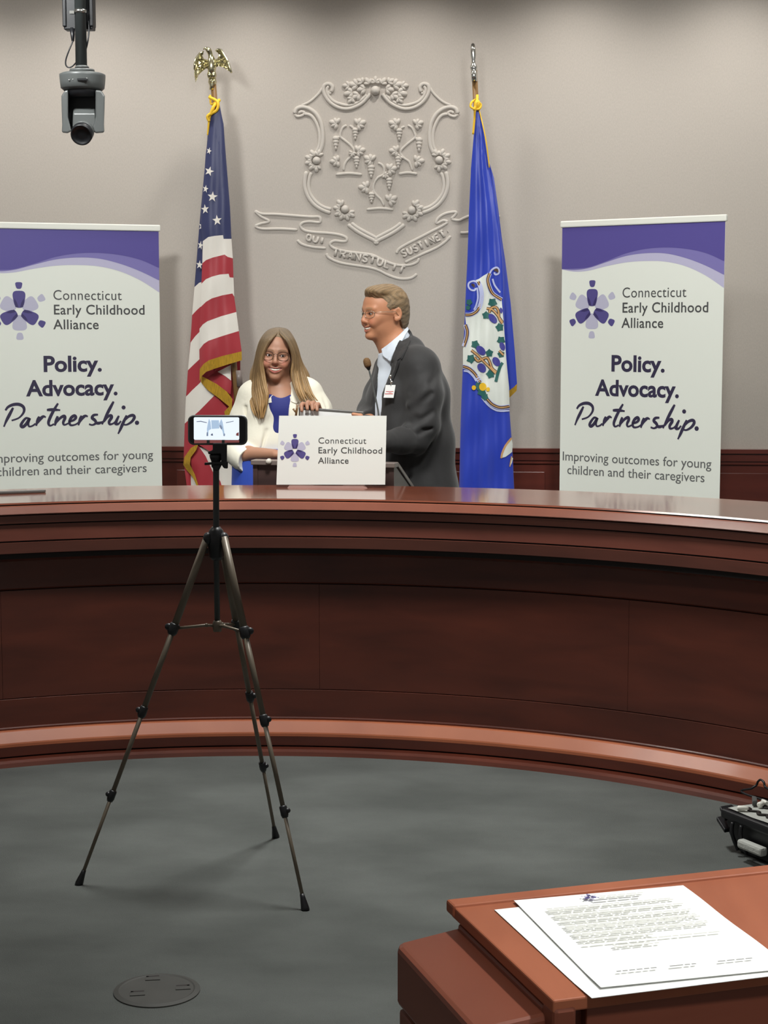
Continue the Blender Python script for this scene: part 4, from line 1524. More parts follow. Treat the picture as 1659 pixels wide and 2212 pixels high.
# its pole with the eagle
p0, p1 = pole_pts(460.5, 176, 521, 1000, FLY)
fp = thing('flagpole', 'wooden flagpole with a metal eagle on top, carrying the striped flag', 'flagpole', p1)
MB().tube([p0, p1 + np.array([0, 0, 0.03])], 0.0155, 14).build('pole', M['pole'], fp)
MB().lathe(p1, [(0.17, 0), (0.17, 0.015), (0.15, 0.035), (0.06, 0.06), (0.03, 0.09), (0.022, 0.12)], 32).build('pole_base', M['brass'], fp)
MB().tube([PY(515, 800, FLY), PY(517.5, 835, FLY)], 0.018, 14).build('pole_joint', M['lectern_edge'], fp)
E8 = lambda x, y, d=0.0: PY(370 + x / 4.2526, 80 + y / 4.2526, FLY - d)
eagle = MB()
k8 = 1 / 4.2526 / 398
eagle.ell(E8(372, 265, 0.01), (k8 * 42, 0.028, k8 * 95), 0, 16, 12)
eagle.tube(smooth_path([E8(368, 215, 0.01), E8(360, 165, 0.015), E8(345, 125, 0.02), E8(322, 106, 0.025)], 5), [0.017, 0.0165, 0.016, 0.015, 0.014, 0.013, 0.013, 0.0135, 0.014, 0.0145, 0.015, 0.015, 0.014, 0.012, 0.011, 0.010], 12)
eagle.tube([E8(326, 106, 0.025), E8(305, 104, 0.03), E8(294, 113, 0.034)], [0.009, 0.006, 0.002], 10)
eagle.ell(E8(352, 350, 0.015), (k8 * 24, 0.02, k8 * 34), 0, 12, 8)
eagle.ell(E8(393, 350, 0.015), (k8 * 24, 0.02, k8 * 34), 0, 12, 8)
eagle.ell(E8(366, 405, 0.015), (k8 * 15, 0.014, k8 * 22), 0, 10, 8)
eagle.ell(E8(395, 405, 0.015), (k8 * 15, 0.014, k8 * 22), 0, 10, 8)
eagle.lathe(E8(378, 415), [(0.02, 0.02), (0.024, 0.0), (0.016, -0.02), (0.018, -0.04)], 16)
eagle.build('eagle_body', M['brass'], fp)
for side, poly in (('l', [(350, 215), (300, 200), (283, 165), (292, 135), (262, 150), (232, 190), (216, 240), (213, 300), (213, 360), (222, 418), (238, 385), (250, 350), (282, 318), (318, 290), (345, 290)]),
                   ('r', [(390, 215), (425, 195), (437, 160), (408, 128), (430, 114), (456, 118), (486, 165), (512, 210), (528, 245), (535, 275), (552, 326), (505, 298), (470, 275), (430, 268), (398, 285)])):
    v, f = poly_mesh(poly, 18, 18)
    mbw = MB()
    n_ = len(v)

    def wd(x, y):
        t = abs(x - 375) / 170
        return 0.012 + 0.05 * t * t + 0.006 * math.sin((x + y * 0.6) * 0.16)
    A_ = [E8(x, y, wd(x, y)) for x, y in v]
    B_ = [E8(x, y, wd(x, y) - 0.009) for x, y in v]
    ed = set((a_, b_) for fc in f for a_, b_ in zip(fc, fc[1:] + fc[:1]))
    mbw.add(A_ + B_, list(f) + [tuple(n_ + i for i in reversed(fc)) for fc in f] + [(b_, a_, n_ + a_, n_ + b_) for a_, b_ in ed if (b_, a_) not in ed], 0, False)
    # raised leading edge and feathers
    lead = poly[2:8] if side == 'l' else poly[3:11]
    mbw.tube([E8(x, y, wd(x, y) + 0.004) for x, y in lead], 0.006, 8)
    mbw.build('wing', M['brass'], fp)

# --- Connecticut flag
flag2 = thing('state_flag', 'draped bright blue flag with a white shield and grapevines, right of the wall relief', 'flag', PY(1050, 1058, FLY))
CLp = [(1029, 236), (1027, 251), (1022, 308), (1017.5, 362), (1013, 460), (1009.5, 560), (1005, 654), (999.4, 795), (994.7, 913), (992, 1056), (990, 1130)]
CRp = [(1036, 236), (1047, 297), (1055.5, 358), (1064, 400), (1073, 449), (1081.6, 514), (1087.6, 575), (1089, 640), (1091, 724), (1094, 772), (1099.3, 842), (1100.5, 885), (1106.4, 960), (1111, 1061), (1114, 1130)]
CS = Cloth(CLp, CRp, FLY - 0.045, 0.13, 0.05, 2.6, phase=0.6)
c6 = lambda x, y: (970 + x / 4.253, 560 + y / 4.253)
mb = MB()
outl = CLp + CRp[::-1]
CS.patch(mb, outl, 0, 0, g=(4, 12))
CS.patch(mb, outl, 0, 0, g=(8, 20), back=True)
mb.build('cloth', M['state_blue'], flag2)
# turned-back fold on the right with a bit of gold fringe
mb = MB()
CLr = Cloth([(1050, 300), (1060, 420), (1075, 560), (1085, 700), (1094, 860)], [(1056, 300), (1075, 420), (1087.6, 560), (1101.7, 654), (1112, 760), (1117, 835), (1117, 870)], FLY + 0.04, 0.1, 0.02, 1.2)
rp = [(1050, 330), (1059, 358), (1067, 384), (1076, 449), (1084, 514), (1091, 560), (1103, 654), (1112, 760), (1117, 830), (1099.5, 846), (1090, 800), (1080, 640), (1070, 470)]
CLr.patch(mb, rp, 0, 0, g=(4, 14))
CLr.patch(mb, rp, 0, 0, g=(8, 20), back=True)
mb.build('turned_fold', M['state_blue'], flag2)
mb = MB()
CLr.patch(mb, [(1099.3, 844), (1110, 836), (1117, 829), (1116, 844), (1108, 852), (1099.5, 860)], 0.004, 0, g=(3, 4))
mb.build('gold_fringe', M['fringe'], flag2)


def cpatch(mb, pts, off, mi=0, g=(4, 8)):
    CS.patch(mb, [c6(*p) for p in pts], off, mi, g)


def cstroke(mb, pts, w, off, mi=0, n=5):
    P = smooth_path([c6(*p) for p in pts], n)
    v, f = stroke_poly(P, w / 4.253)
    mb.add([CS.at(x, y, off) for x, y in v], f, mi, True)


mb = MB()
cpatch(mb, [(245, 192), (275, 180), (310, 155), (356, 128), (352, 180), (362, 240), (395, 300), (440, 345), (484, 372), (500, 560), (512, 724), (525, 900), (552, 1180), (556, 1345), (500, 1352), (430, 1335), (360, 1290), (320, 1200), (280, 1115), (235, 1035), (185, 990), (127, 972), (128, 820), (160, 740), (166, 660), (155, 590), (148, 520), (190, 518), (235, 500), (272, 450), (292, 380), (290, 300), (268, 240)], 0.003)
mb.build('shield', M['state_white'], flag2)
LN = [[(268, 205), (290, 260), (300, 330), (290, 410), (258, 475), (205, 508), (150, 512)], [(150, 600), (168, 660), (160, 730), (136, 800)], [(130, 985), (185, 1005), (235, 1050), (285, 1130)],
      [(372, 130), (355, 190), (372, 260), (405, 320), (484, 372)], [(350, 1285), (400, 1335), (470, 1362), (556, 1352)]]
m1, m2, m3 = MB(), MB(), MB()
for L_ in LN:
    cstroke(m1, L_, 40, 0.0045)
    cstroke(m2, L_, 26, 0.006)
    cstroke(m3, L_, 9, 0.0075)
for L_ in ([(255, 210), (225, 200), (185, 215), (178, 250), (200, 280), (235, 285), (245, 265)], [(230, 465), (250, 420), (265, 350), (258, 260)], [(375, 130), (395, 95), (435, 75), (458, 95), (455, 130), (425, 140), (415, 120)], [(400, 180), (420, 240), (470, 305)], [(300, 1270), (370, 1350), (450, 1392), (556, 1390)], [(135, 1025), (180, 1035), (225, 1080), (250, 1120)]):
    cstroke(m1, L_, 16, 0.0045)
cstroke(m2, [(205, 235), (225, 235), (228, 255)], 18, 0.006)
cstroke(m2, [(415, 105), (440, 95), (445, 120)], 20, 0.006)
m1.build('border_pale', M['mist'], flag2)
m2.build('border_brown', M['brown'], flag2)
m3.build('border_tan', M['tan'], flag2)


def ivy(mb, x, y, r, rot=0.0):
    P = []
    for i in range(15):
        a_ = rot + 2 * math.pi * i / 15
        q = r * (1.0 if i % 3 == 0 else (0.72 if i % 3 == 1 else 0.78))
        P.append((x + q * math.cos(a_), y + q * math.sin(a_)))
    cpatch(mb, P, 0.007, 0, (4, 4))


mb = MB()
for x, y, r, q in ((400, 398, 46, 0.3), (340, 515, 40, 1), (465, 625, 42, 2), (478, 745, 42, .4), (478, 872, 36, .8), (240, 782, 42, 1.4), (202, 915, 46, .2), (370, 862, 40, 2.2), (380, 1055, 44, .7), (185, 395, 32, .2), (175, 445, 25, 1.2), (270, 1165, 42, .5), (300, 1220, 44, 1.5), (330, 1265, 36, .4)):
    ivy(mb, x, y, r, q)
cstroke(mb, [(492, 950), (470, 985), (448, 1050), (430, 1125)], 28, 0.007)
mb.build('vine_leaves', M['ivy'], flag2)
mb = MB()
for (x, y), (ax_, bx_), rot in (((402, 545), (52, 30), 0.9), ((292, 838), (52, 34), 0.8), ((300, 998), (48, 36), 0.9), ((434, 940), (46, 32), 1.0), ((490, 800), (40, 24), 1.2), ((478, 470), (26, 14), 1.4)):
    P = [(x + ax_ * math.cos(t) * math.cos(rot) - bx_ * math.sin(t) * math.sin(rot), y + ax_ * math.cos(t) * math.sin(rot) + bx_ * math.sin(t) * math.cos(rot)) for t in np.linspace(0, 2 * math.pi, 18)[:-1]]
    cpatch(mb, P, 0.0075, 0, (4, 4))
mb.build('grape_bunches', M['grape'], flag2)
m2, m3 = MB(), MB()
for L_ in ([(345, 450), (400, 465), (450, 520), (492, 580)], [(370, 490), (385, 450), (430, 440), (455, 480), (460, 540), (490, 590)], [(205, 835), (260, 880), (330, 950), (430, 1050)], [(235, 900), (265, 935), (310, 915), (350, 905), (375, 945), (395, 1000), (435, 1035)], [(460, 840), (500, 880)]):
    cstroke(m2, L_, 26, 0.008)
    cstroke(m3, L_, 14, 0.0095)
m2.build('vine_outline', M['brown'], flag2)
m3.build('vine_stems', M['tan'], flag2)
mb = MB()
for x, y, r in ((310, 1172, 34), (228, 1180, 20), (358, 1195, 18)):
    cpatch(mb, [(x + r * math.cos(t), y + r * 1.1 * math.sin(t)) for t in np.linspace(0, 2 * math.pi, 15)[:-1]], 0.0095, 0, (4, 4))
mb.build('gold_berries', M['cord_gold'], flag2)
mb = MB()
cpatch(mb, [(575, 1640), (585, 1700), (580, 1770), (555, 1790), (520, 1815), (478, 1828), (485, 1770), (520, 1700)], 0.004)
cpatch(mb, [(572, 1810), (588, 1830), (578, 1870), (560, 1905)], 0.004)
mb.build('ribbon', M['state_white'], flag2)
mb = MB()
cstroke(mb, [(575, 1642), (520, 1712), (488, 1785), (480, 1828)], 18, 0.006)
cstroke(mb, [(575, 1810), (565, 1860), (558, 1905)], 9, 0.006)
mb.build('ribbon_edge', M['tan'], flag2)
p0, p1 = pole_pts(1024.5, 150, 1066, 1000, FLY + 0.02)
fp2 = thing('flagpole', 'flagpole topped with a silvery spear point, carrying the blue flag', 'flagpole', p1)
MB().tube([p0, p1 + np.array([0, 0, 0.03])], 0.0155, 14).build('pole', M['pole'], fp2)
MB().lathe(p1, [(0.17, 0), (0.17, 0.015), (0.15, 0.035), (0.06, 0.06), (0.03, 0.09), (0.022, 0.12)], 32).build('pole_base', M['brass'], fp2)
tp8 = PY(1024.3, 176, FLY)
ax = PY(1021.4, 92, FLY) - tp8
hh = float(np.linalg.norm(ax))
MB().lathe(tp8, [(0.017, 0), (0.0165, 0.05), (0.013, 0.053), (0.020, 0.066), (0.0205, 0.076), (0.013, 0.088), (0.010, 0.095), (0.0115, 0.11), (0.016, 0.135), (0.014, 0.165), (0.008, 0.195), (0.003, hh - 0.01), (0.0008, hh)], 20, 0, ax).build('spear_point', M['chrome'], fp2)
mb = MB()
mb.tube(smooth_path([PY(1027, 215, cy), PY(1018, 222, cy - 0.02), PY(1018, 232, cy - 0.03), PY(1034, 236, cy - 0.04), PY(1039, 226, cy - 0.03), PY(1030, 222, cy - 0.04), PY(1026, 240, cy - 0.04), PY(1025, 256, cy - 0.03), PY(1022, 290, cy - 0.03)], 6), 0.006, 8)
mb.tube(smooth_path([PY(1031, 206, cy), PY(1030, 222, cy - 0.03), PY(1024, 238, cy - 0.045)], 5), 0.008, 8)
mb.ell(PY(1031, 226, cy - 0.03), (0.018, 0.015, 0.026))
mb.tube(smooth_path([PY(1035, 238, cy - 0.02), PY(1044, 275, cy - 0.05), PY(1051, 312, cy - 0.06), PY(1057, 362, cy - 0.05)], 6), 0.0035, 6)
mb.build('tied_cord', M['cord_gold'], flag2)


# ================================================================== people
class Head:
    def __init__(self, C, R, s, kind):
        self.C, self.R, self.s, self.kind = np.asarray(C, float), np.asarray(R, float), s, kind
        self.gy = -0.1045 if kind == 'f' else -0.0995

    def w(self, x, y, z):
        return self.C + self.R @ (np.array([x, y, z]) * self.s)

    def loc(self, V):
        return ((V - self.C) @ self.R) / self.s

    def zc(self, x):
        return -0.0665 + 0.012 * (x / 0.029) ** 2

    def ym(self, x):
        return -0.0885 + 0.018 * (x / 0.029) ** 2

    def carve(self, S):
        f = self.kind == 'f'
        w, s, R = self.w, self.s, self.R
        E = lambda c, r, k=0.02, op='add': S.ell(w(*c), np.array(r) * s, R, k * s, op)
        Cp = lambda a, b, ra, rb=None, k=0.012, op='add': S.cap(w(*a), w(*b), ra * s, (ra if rb is None else rb) * s, k * s, op)
        E((0, 0.014, 0.028), (0.073, 0.096, 0.087), 0)
        E((0, -0.030, 0.035), (0.064, 0.058, 0.060), 0.03)
        E((0, -0.026, -0.022), (0.064, 0.062, 0.07), 0.03)
        jw = 0.051 if f else 0.057
        E((0, -0.024, -0.066), (jw, 0.056, 0.042), 0.03)
        E((0, -0.070, -0.099), (0.022 if f else 0.027, 0.019, 0.016), 0.025)
        for sg in (-1, 1):
            E((sg * 0.043, -0.055, -0.020), (0.022, 0.024, 0.020), 0.02)
            E((sg * 0.035, -0.072, -0.041), (0.019, 0.016, 0.017), 0.018)       # smiling cheeks
            Cp((sg * 0.013, -0.085, 0.019), (sg * 0.046, -0.072, 0.020), 0.0085, 0.008, 0.014)
            S.ell(w(sg * 0.031, -0.099, 0.0), np.array((0.019, 0.017, 0.0125)) * s, R, 0.012 * s, 'sub')
            E((sg * 0.031, -0.073, -0.0005), (0.0158, 0.0145, 0.0135), 0.005)     # lids
            S.ell(w(sg * 0.031, -0.0895, -0.001), np.array((0.0120, 0.009, 0.0029 if f else 0.0032)) * s, R, 0.002 * s, 'sub')
            E((sg * 0.0115, -0.089, -0.038), (0.0080, 0.010, 0.0070), 0.008)
        Cp((0, -0.085, 0.008), (0, -0.103, -0.029), 0.0075, 0.0095, 0.010)
        E((0, -0.1005, -0.034), (0.0115, 0.0095, 0.0080), 0.008)
        for sg in (-1, 1):
            S.ell(w(sg * 0.0062, -0.099, -0.0445), np.array((0.003, 0.0045, 0.0035)) * s, R, 0.002 * s, 'sub')
        # lips and the open smile
        xs = np.linspace(-0.029, 0.029, 9)
        up = [w(x, self.ym(x) - 0.0005, self.zc(x) + 0.0070 * (1 - (x / 0.030) ** 2)) for x in xs]
        lo = [w(x, self.ym(x) - 0.0005, self.zc(x) - 0.0100 * (1 - (x / 0.030) ** 2)) for x in xs]
        S.chain(up, [0.0038 * s] * 9, 0.006 * s)
        S.chain(lo, [0.0048 * s] * 9, 0.006 * s)
        gap = [w(x, self.ym(x) - 0.003, self.zc(x) - 0.0012) for x in xs]
        S.chain(gap, [(0.0014 + 0.0052 * (1 - (x / 0.030) ** 2)) * s for x in xs], 0.0015 * s, 'sub')
        for sg in (-1, 1):   # laugh lines
            S.cap(w(sg * 0.019, -0.0955, -0.042), w(sg * 0.037, -0.0785, -0.068), 0.0034 * s, 0.0028 * s, 0.006 * s, 'sub')
        for sg in (-1, 1):   # ears
            c = w(sg * 0.077, 0.012 if f else 0.028, -0.004)
            e = R @ np.array([sg * 0.35, 0.94, 0])
            n = R @ np.array([sg * 0.94, -0.35, 0])
            Re = np.stack([n, e, R @ np.array([0, 0, 1.0])], 1)
            S.ell(c, np.array((0.0085, 0.019, 0.031)) * s, Re, 0.006 * s)
            S.ell(c + n * 0.0075 * s, np.array((0.006, 0.0115, 0.021)) * s, Re, 0.003 * s, 'sub')
            S.ell(w(sg * 0.077, 0.004 if f else 0.020, -0.028), np.array((0.007, 0.009, 0.009)) * s, Re, 0.006 * s)

    def tint(self, V, base, lips, brow, blush):
        q = self.loc(V)
        x, y, z = q.T
        c = np.tile(np.array(lin(base)), (len(V), 1))

        def mix(m, col):
            m = np.clip(m, 0, 1)[:, None]
            c[:] = c * (1 - m) + np.array(lin(col)) * m
        front = (y < -0.05)
        for sg in (-1, 1):
            mix(0.45 * np.exp(-(((x - sg * 0.04) / 0.016) ** 2 + ((z + 0.034) / 0.016) ** 2)) * front, blush)
        mix(0.3 * np.exp(-((x / 0.014) ** 2 + ((z + 0.042) / 0.012) ** 2)) * (y < -0.09), blush)
        zc = self.zc(x)
        hl = 1 - (x / 0.0305) ** 2
        lip = front & (np.abs(x) < 0.0305) & (z < zc + 0.0025 + 0.0075 * hl) & (z > zc - 0.003 - 0.0120 * hl)
        mix(lip * 0.8, lips)
        zb = 0.0195 + 0.004 * np.cos((np.abs(x) - 0.03) / 0.018 * 1.4)
        mix(0.75 * (front & (np.abs(x) > 0.012) & (np.abs(x) < 0.047)) * np.clip(1.25 - np.abs(z - zb) / 0.0042, 0, 1), brow)
        ez = ((np.abs(x) - 0.031) / 0.0135) ** 2 + ((z + 0.001) / 0.0058) ** 2
        mix(0.85 * (front & (ez < 1.25) & (ez > 0.35)), (70, 46, 38))  # lash line, plus brow shadow put into the colour round the eyes
        return c

    def features(self, parent):
        w, s = self.w, self.s
        for sg in (-1, 1):
            mb = MB()
            mb.ell(w(sg * 0.031, -0.0745, -0.001), 0.0123 * s, 0, 16, 12)
            f = w(sg * 0.031 + (0.001 if self.kind == 'f' else 0.0), -0.0855, -0.001)
            mb.lathe(f, [(0.0058 * s, -0.002), (0.0052 * s, 0.0004), (0.003 * s, 0.0012 * s), (0, 0.0014 * s)], 16, 1, self.R @ np.array([0, -1.0, 0]))
            mb.build('eye', [M['eye'], M['iris']], parent)
        xs = np.linspace(-0.0255, 0.0255, 12)
        mb = MB()
        mb.tube([w(x, self.ym(x) + 0.0030, self.zc(x) - 0.0002) for x in xs], [(0.0028 + 0.0030 * (1 - (x / 0.0265) ** 2)) * s for x in xs], 8)
        mb.build('teeth', M['teeth'], parent)

    def glasses(self, parent, m, r, half_w, half_h, ang=0):
        w = self.w
        mb = MB()
        for sg in (-1, 1):
            P = []
            for i in range(33):
                t = 2 * math.pi * i / 32
                ct, st = math.cos(t), math.sin(t)
                lx = math.copysign(abs(ct) ** 0.75, ct) * half_w
                lz = math.copysign(abs(st) ** 0.75, st) * half_h * (1 if st > 0 else 1.06)
                X = sg * 0.0335 + lx
                P.append(w(X, self.gy + 2.8 * max(0, abs(X) - 0.01) ** 2 * 4, -0.004 + lz))
            mb.tube(P, r * self.s, 6, cap=False)
        mb.tube([w(-0.0335 + half_w, self.gy, 0.001), w(0, self.gy - 0.003, 0.005), w(0.0335 - half_w, self.gy, 0.001)], r * self.s, 6)
        for sg in (-1, 1):
            xe = sg * (0.0335 + half_w)
            ye = self.gy + 2.8 * (abs(xe) - 0.01) ** 2 * 4
            mb.tube([w(xe, ye, 0.004), w(sg * 0.0745, -0.062, 0.006), w(sg * 0.083, -0.02, 0.005), w(sg * 0.084, 0.012, 0.006), w(sg * 0.080, 0.03, -0.012)], r * self.s, 6)
        return mb.build('glasses', m, parent)


def rotz(a):
    return np.array([[math.cos(a), -math.sin(a), 0], [math.sin(a), math.cos(a), 0], [0, 0, 1.0]])


def roty(a):
    return np.array([[math.cos(a), 0, math.sin(a)], [0, 1, 0], [-math.sin(a), 0, math.cos(a)]])


def rotx(a):
    return np.array([[1, 0, 0], [0, math.cos(a), -math.sin(a)], [0, math.sin(a), math.cos(a)]])


def hand(S, wrist, palm_dir, across, up, s=1.0, curl=0.6, spread=0.15):
    """palm with four bent fingers and a thumb; palm_dir towards the finger tips, across towards the thumb side, up = back of the hand"""
    pd, ac, un = [np.asarray(v, float) / np.linalg.norm(v) for v in (palm_dir, across, up)]
    wrist = np.asarray(wrist, float)
    for k in (-0.024, -0.008, 0.008, 0.024):
        S.cap(wrist + pd * 0.012 + ac * k * 0.6, wrist + pd * 0.075 * s + ac * k * s, 0.013 * s, 0.0115 * s, 0.01)
    for i, (k, L) in enumerate(((0.027, 0.068), (0.009, 0.076), (-0.009, 0.071), (-0.026, 0.056))):
        base = wrist + pd * 0.078 * s + ac * k * s
        d = pd + ac * spread * k / 0.027
        p = base
        ang = 0.25
        for j, fr_ in enumerate((0.45, 0.32, 0.23)):
            dd = d * math.cos(ang) - un * math.sin(ang)
            q = p + dd * L * fr_ * s
            S.cap(p, q, (0.0092 - j * 0.0009) * s, (0.0085 - j * 0.001) * s, 0.003)
            p = q
            ang += curl
    t0 = wrist + pd * 0.025 * s + ac * 0.024 * s
    t1 = t0 + (pd * 0.5 + ac * 0.75 - un * 0.35) * 0.04 * s
    t2 = t1 + (pd * 0.85 + ac * 0.15 - un * 0.4) * 0.03 * s
    S.cap(t0, t1, 0.0125 * s, 0.0105 * s, 0.01)
    S.cap(t1, t2, 0.0105 * s, 0.0085 * s, 0.003)


# ------------------------------------------------------------------ the woman
WY = 7.46
wp = lambda x, y, d=0.0: PY(x, y, WY + d)
woman = thing('person', 'smiling woman with long blonde hair, glasses, ivory jacket and blue top, holding the frame', 'person', (*wp(606, 900)[:2], 0))
HW = Head(wp(598.5, 769.5, 0.0), rotz(0.06) @ roty(0.055) @ rotx(-0.07), 0.955, 'f')
# skin: one continuous body
lo = np.array([*(wp(485, 1060, -0.45))])
hi = np.array([*(wp(730, 700, 0.2))])
S = SDF((lo[0], WY - 0.46, lo[2]), (hi[0], WY + 0.16, hi[2] + 0.01), 0.0034)
HW.carve(S)
S.cap(HW.w(0, 0.012, -0.07), wp(606, 846, 0.02), 0.047, 0.052, 0.03)
S.chain([wp(606, 846, 0.015), wp(607, 875, 0.0), wp(607, 930, 0.0), wp(607, 1060, 0.0)], [0.058, 0.085, 0.085, 0.09], 0.05)
S.ell(wp(606, 858, 0.015), (0.11, 0.066, 0.042), None, 0.04)
S.chain([wp(545, 852, 0.02), wp(524, 915, 0.02), wp(514, 972, 0.0)], [0.042, 0.037, 0.033], 0.03)         # her right arm
S.chain([wp(514, 972, 0.0), wp(535, 981, -0.11), wp(594, 982, -0.23)], [0.033, 0.034, 0.023], 0.02)
hand(S, wp(594, 982, -0.23), (1, -0.35, 0.02), (0.3, 0.85, 0.1), (0, -0.1, 1), 0.95, 0.35)
S.chain([wp(668, 852, 0.02), wp(692, 915, 0.0), wp(704, 955, -0.04)], [0.042, 0.037, 0.033], 0.03)        # her left arm
S.chain([wp(704, 955, -0.04), wp(684, 915, -0.22)], [0.033, 0.024], 0.02)
# left hand: palm behind the frame, fingers over its top edge
FRY = 7.10
fd = FRY - WY
wr = wp(684, 915, -0.22)
kx = [654, 666, 677, 687]
ky = [873, 869.5, 870.5, 874]
for i in range(4):
    kn = wp(kx[i], ky[i], fd + 0.028)
    S.cap(wr, wp(kx[i] + 4, ky[i] + 14, fd + 0.05), 0.02, 0.013, 0.012)
    S.cap(wp(kx[i] + 4, ky[i] + 14, fd + 0.05), kn, 0.012, 0.0105, 0.006)
    S.cap(kn, wp(kx[i] - 3, ky[i] + 3.5, fd - 0.006), 0.0103, 0.0095, 0.003)
    S.cap(wp(kx[i] - 3, ky[i] + 3.5, fd - 0.006), wp(kx[i] - 2, ky[i] + 14 - 2 * (i == 3), fd - 0.017), 0.0093, 0.0075, 0.003)
S.cap(wr, wp(664, 902, fd + 0.04), 0.017, 0.012, 0.01)
S.cap(wp(664, 902, fd + 0.04), wp(650, 889, fd + 0.026), 0.011, 0.009, 0.004)
body, bvh = S.build('body', M['skin'], woman, tint=lambda V: HW.tint(V, (174, 127, 101), (162, 78, 74), (120, 92, 66), (222, 132, 112)), relax=1)
HW.features(woman)
HW.glasses(woman, M['frame_brown'], 0.0013, 0.0235, 0.0195)

# blue top
S = SDF((wp(540, 900)[0], WY - 0.17, wp(600, 1060)[2]), (wp(670, 900)[0], WY + 0.13, wp(600, 838)[2]), 0.005)
S.chain([wp(607, 872, 0.0), wp(607, 930, 0.0), wp(607, 1050, 0.0)], [0.092, 0.10, 0.10], 0.03)
S.ell(wp(607, 885, 0.0), (0.14, 0.098, 0.075), None, 0.03)
S.ell(wp(608, 832, -0.06), (0.045, 0.09, 0.050), None, 0.01, 'sub')
S.build('blue_top', M['blue_top'], woman)

# skirt, legs and shoes (hidden behind the dais)
zf = 0.0
hz = float(wp(600, 1010)[2])
cx = float(wp(604, 1010)[0])
mb = MB()
mb.lathe((cx - 0.02, WY + 0.01, 0.45), [(0.21, 0), (0.215, 0.02), (0.2, 0.25), (0.19, hz - 0.42), (0.15, hz - 0.36)], 36)
mb.build('skirt', M['dress'], woman)
M['stocking'] = mat('stocking_skin', (206, 156, 130), 0.5)
for sg in (-1, 1):
    mb, mb2 = MB(), MB()
    x = cx + sg * 0.085
    mb.tube([(x, WY + 0.01, 0.62), (x, WY + 0.01, 0.45), (x, WY + 0.03, 0.32), (x, WY + 0.03, 0.10), (x, WY + 0.02, 0.05)], [0.06, 0.052, 0.05, 0.033, 0.034], 14)
    mb2.ell((x, WY - 0.05, 0.035), (0.04, 0.12, 0.035))
    mb2.box((x - 0.03, WY + 0.0, 0), (x + 0.03, WY + 0.065, 0.03))
    mb.build('leg', M['stocking'], woman)
    mb2.build('shoe', M['shoe'], woman)

# ivory jacket
S = SDF((wp(478, 900)[0], WY - 0.36, wp(600, 1040)[2]), (wp(735, 900)[0], WY + 0.17, wp(600, 812)[2]), 0.0048)
S.ell(wp(606, 870, 0.03), (0.175, 0.105, 0.085), None, 0.0)
S.chain([wp(604, 900, 0.02), wp(604, 960, 0.02), wp(600, 1012, 0.02)], [0.10, 0.105, 0.11], 0.05)
S.chain([wp(575, 900, 0.0), wp(572, 960, 0.0), wp(568, 1012, 0.0)], [0.10, 0.105, 0.105], 0.05)
S.chain([wp(640, 900, 0.0), wp(642, 960, 0.0), wp(640, 1012, 0.0)], [0.10, 0.105, 0.105], 0.05)
S.cap(wp(560, 844, 0.02), wp(652, 838, 0.02), 0.052, 0.052, 0.05)
S.chain([wp(545, 856, 0.01), wp(530, 905, 0.01), wp(520, 950, 0.0), wp(514, 976, -0.02)], [0.066, 0.064, 0.062, 0.06], 0.03)     # right sleeve
S.chain([wp(514, 972, -0.01), wp(526, 985, -0.075), wp(534, 993, -0.115)], [0.060, 0.058, 0.058], 0.02)
S.chain([wp(522, 990, -0.03), wp(526, 1004, -0.06)], [0.045, 0.030], 0.03)
S.cap(wp(552, 1002, -0.17), wp(585, 1000, -0.30), 0.075, 0.11, 0.006, 'sub')           # open cuff
S.chain([wp(668, 850, 0.01), wp(686, 885, 0.0), wp(697, 930, -0.02), wp(704, 955, -0.04)], [0.062, 0.058, 0.056, 0.055], 0.03)     # left sleeve
S.chain([wp(704, 955, -0.04), wp(690, 925, -0.16)], [0.055, 0.05], 0.02)
S.ell(wp(607, 812, 0.03), (0.060, 0.09, 0.085), None, 0.015, 'sub')                 # neck opening
S.chain([wp(609, 840, -0.10), wp(611, 872, -0.12), wp(613, 905, -0.13), wp(613, 960, -0.13), wp(612, 1030, -0.13)], [0.034, 0.022, 0.017, 0.020, 0.03], 0.006, 'sub', ((0, 1, 0), 4.0))
# creases
for a_, b_, r in (((531, 880, -0.06), (541, 955, -0.05), 0.006), ((548, 862, -0.07), (556, 900, -0.10), 0.005), ((512, 930, -0.05), (530, 968, -0.06), 0.006), ((520, 950, -0.06), (536, 975, -0.08), 0.005),
                  ((690, 858, -0.06), (697, 890, -0.06), 0.007), ((700, 862, -0.04), (706, 884, -0.04), 0.005), ((676, 860, -0.06), (680, 885, -0.07), 0.005), ((575, 930, -0.11), (560, 990, -0.11), 0.006)):
    S.cap(wp(*a_), wp(*b_), r, r * 0.6, 0.012, 'sub')
jk, jb = S.build('ivory_jacket', M['jacket_white'], woman, relax=2)
mb = MB()
on_body(mb, jb, [(573, 872), (580, 862), (588, 853), (594, 857), (603, 861), (601, 864), (590, 869), (578, 871)], 0.006, 0.010, 3)
on_body(mb, jb, [(625, 858), (632, 853), (638, 858), (645, 868), (640, 872), (630, 868), (622, 864)], 0.006, 0.010, 3)
mb.build('collar', M['jacket_white'], jk)
mb = MB()
on_body(mb, jb, [(601, 862), (604, 866), (606.5, 880), (607.5, 900), (603, 900), (602, 880), (598, 866)], 0.003, 0.006, 3)
on_body(mb, jb, [(621, 862), (618.5, 880), (620, 900), (624.5, 900), (623, 880), (625, 864)], 0.003, 0.006, 3)
mb.build('front_placket', M['jacket_white'], jk)
# bronze pin on the jacket front
mb = MB()
mb.tube([wp(642.5, 874, -0.165), wp(639, 900, -0.165)], 0.0052, 8)
mb.tube([wp(633, 883, -0.165), wp(640, 892, -0.165)], 0.004, 8)
mb.build('bronze_pin', M['pole'], woman)

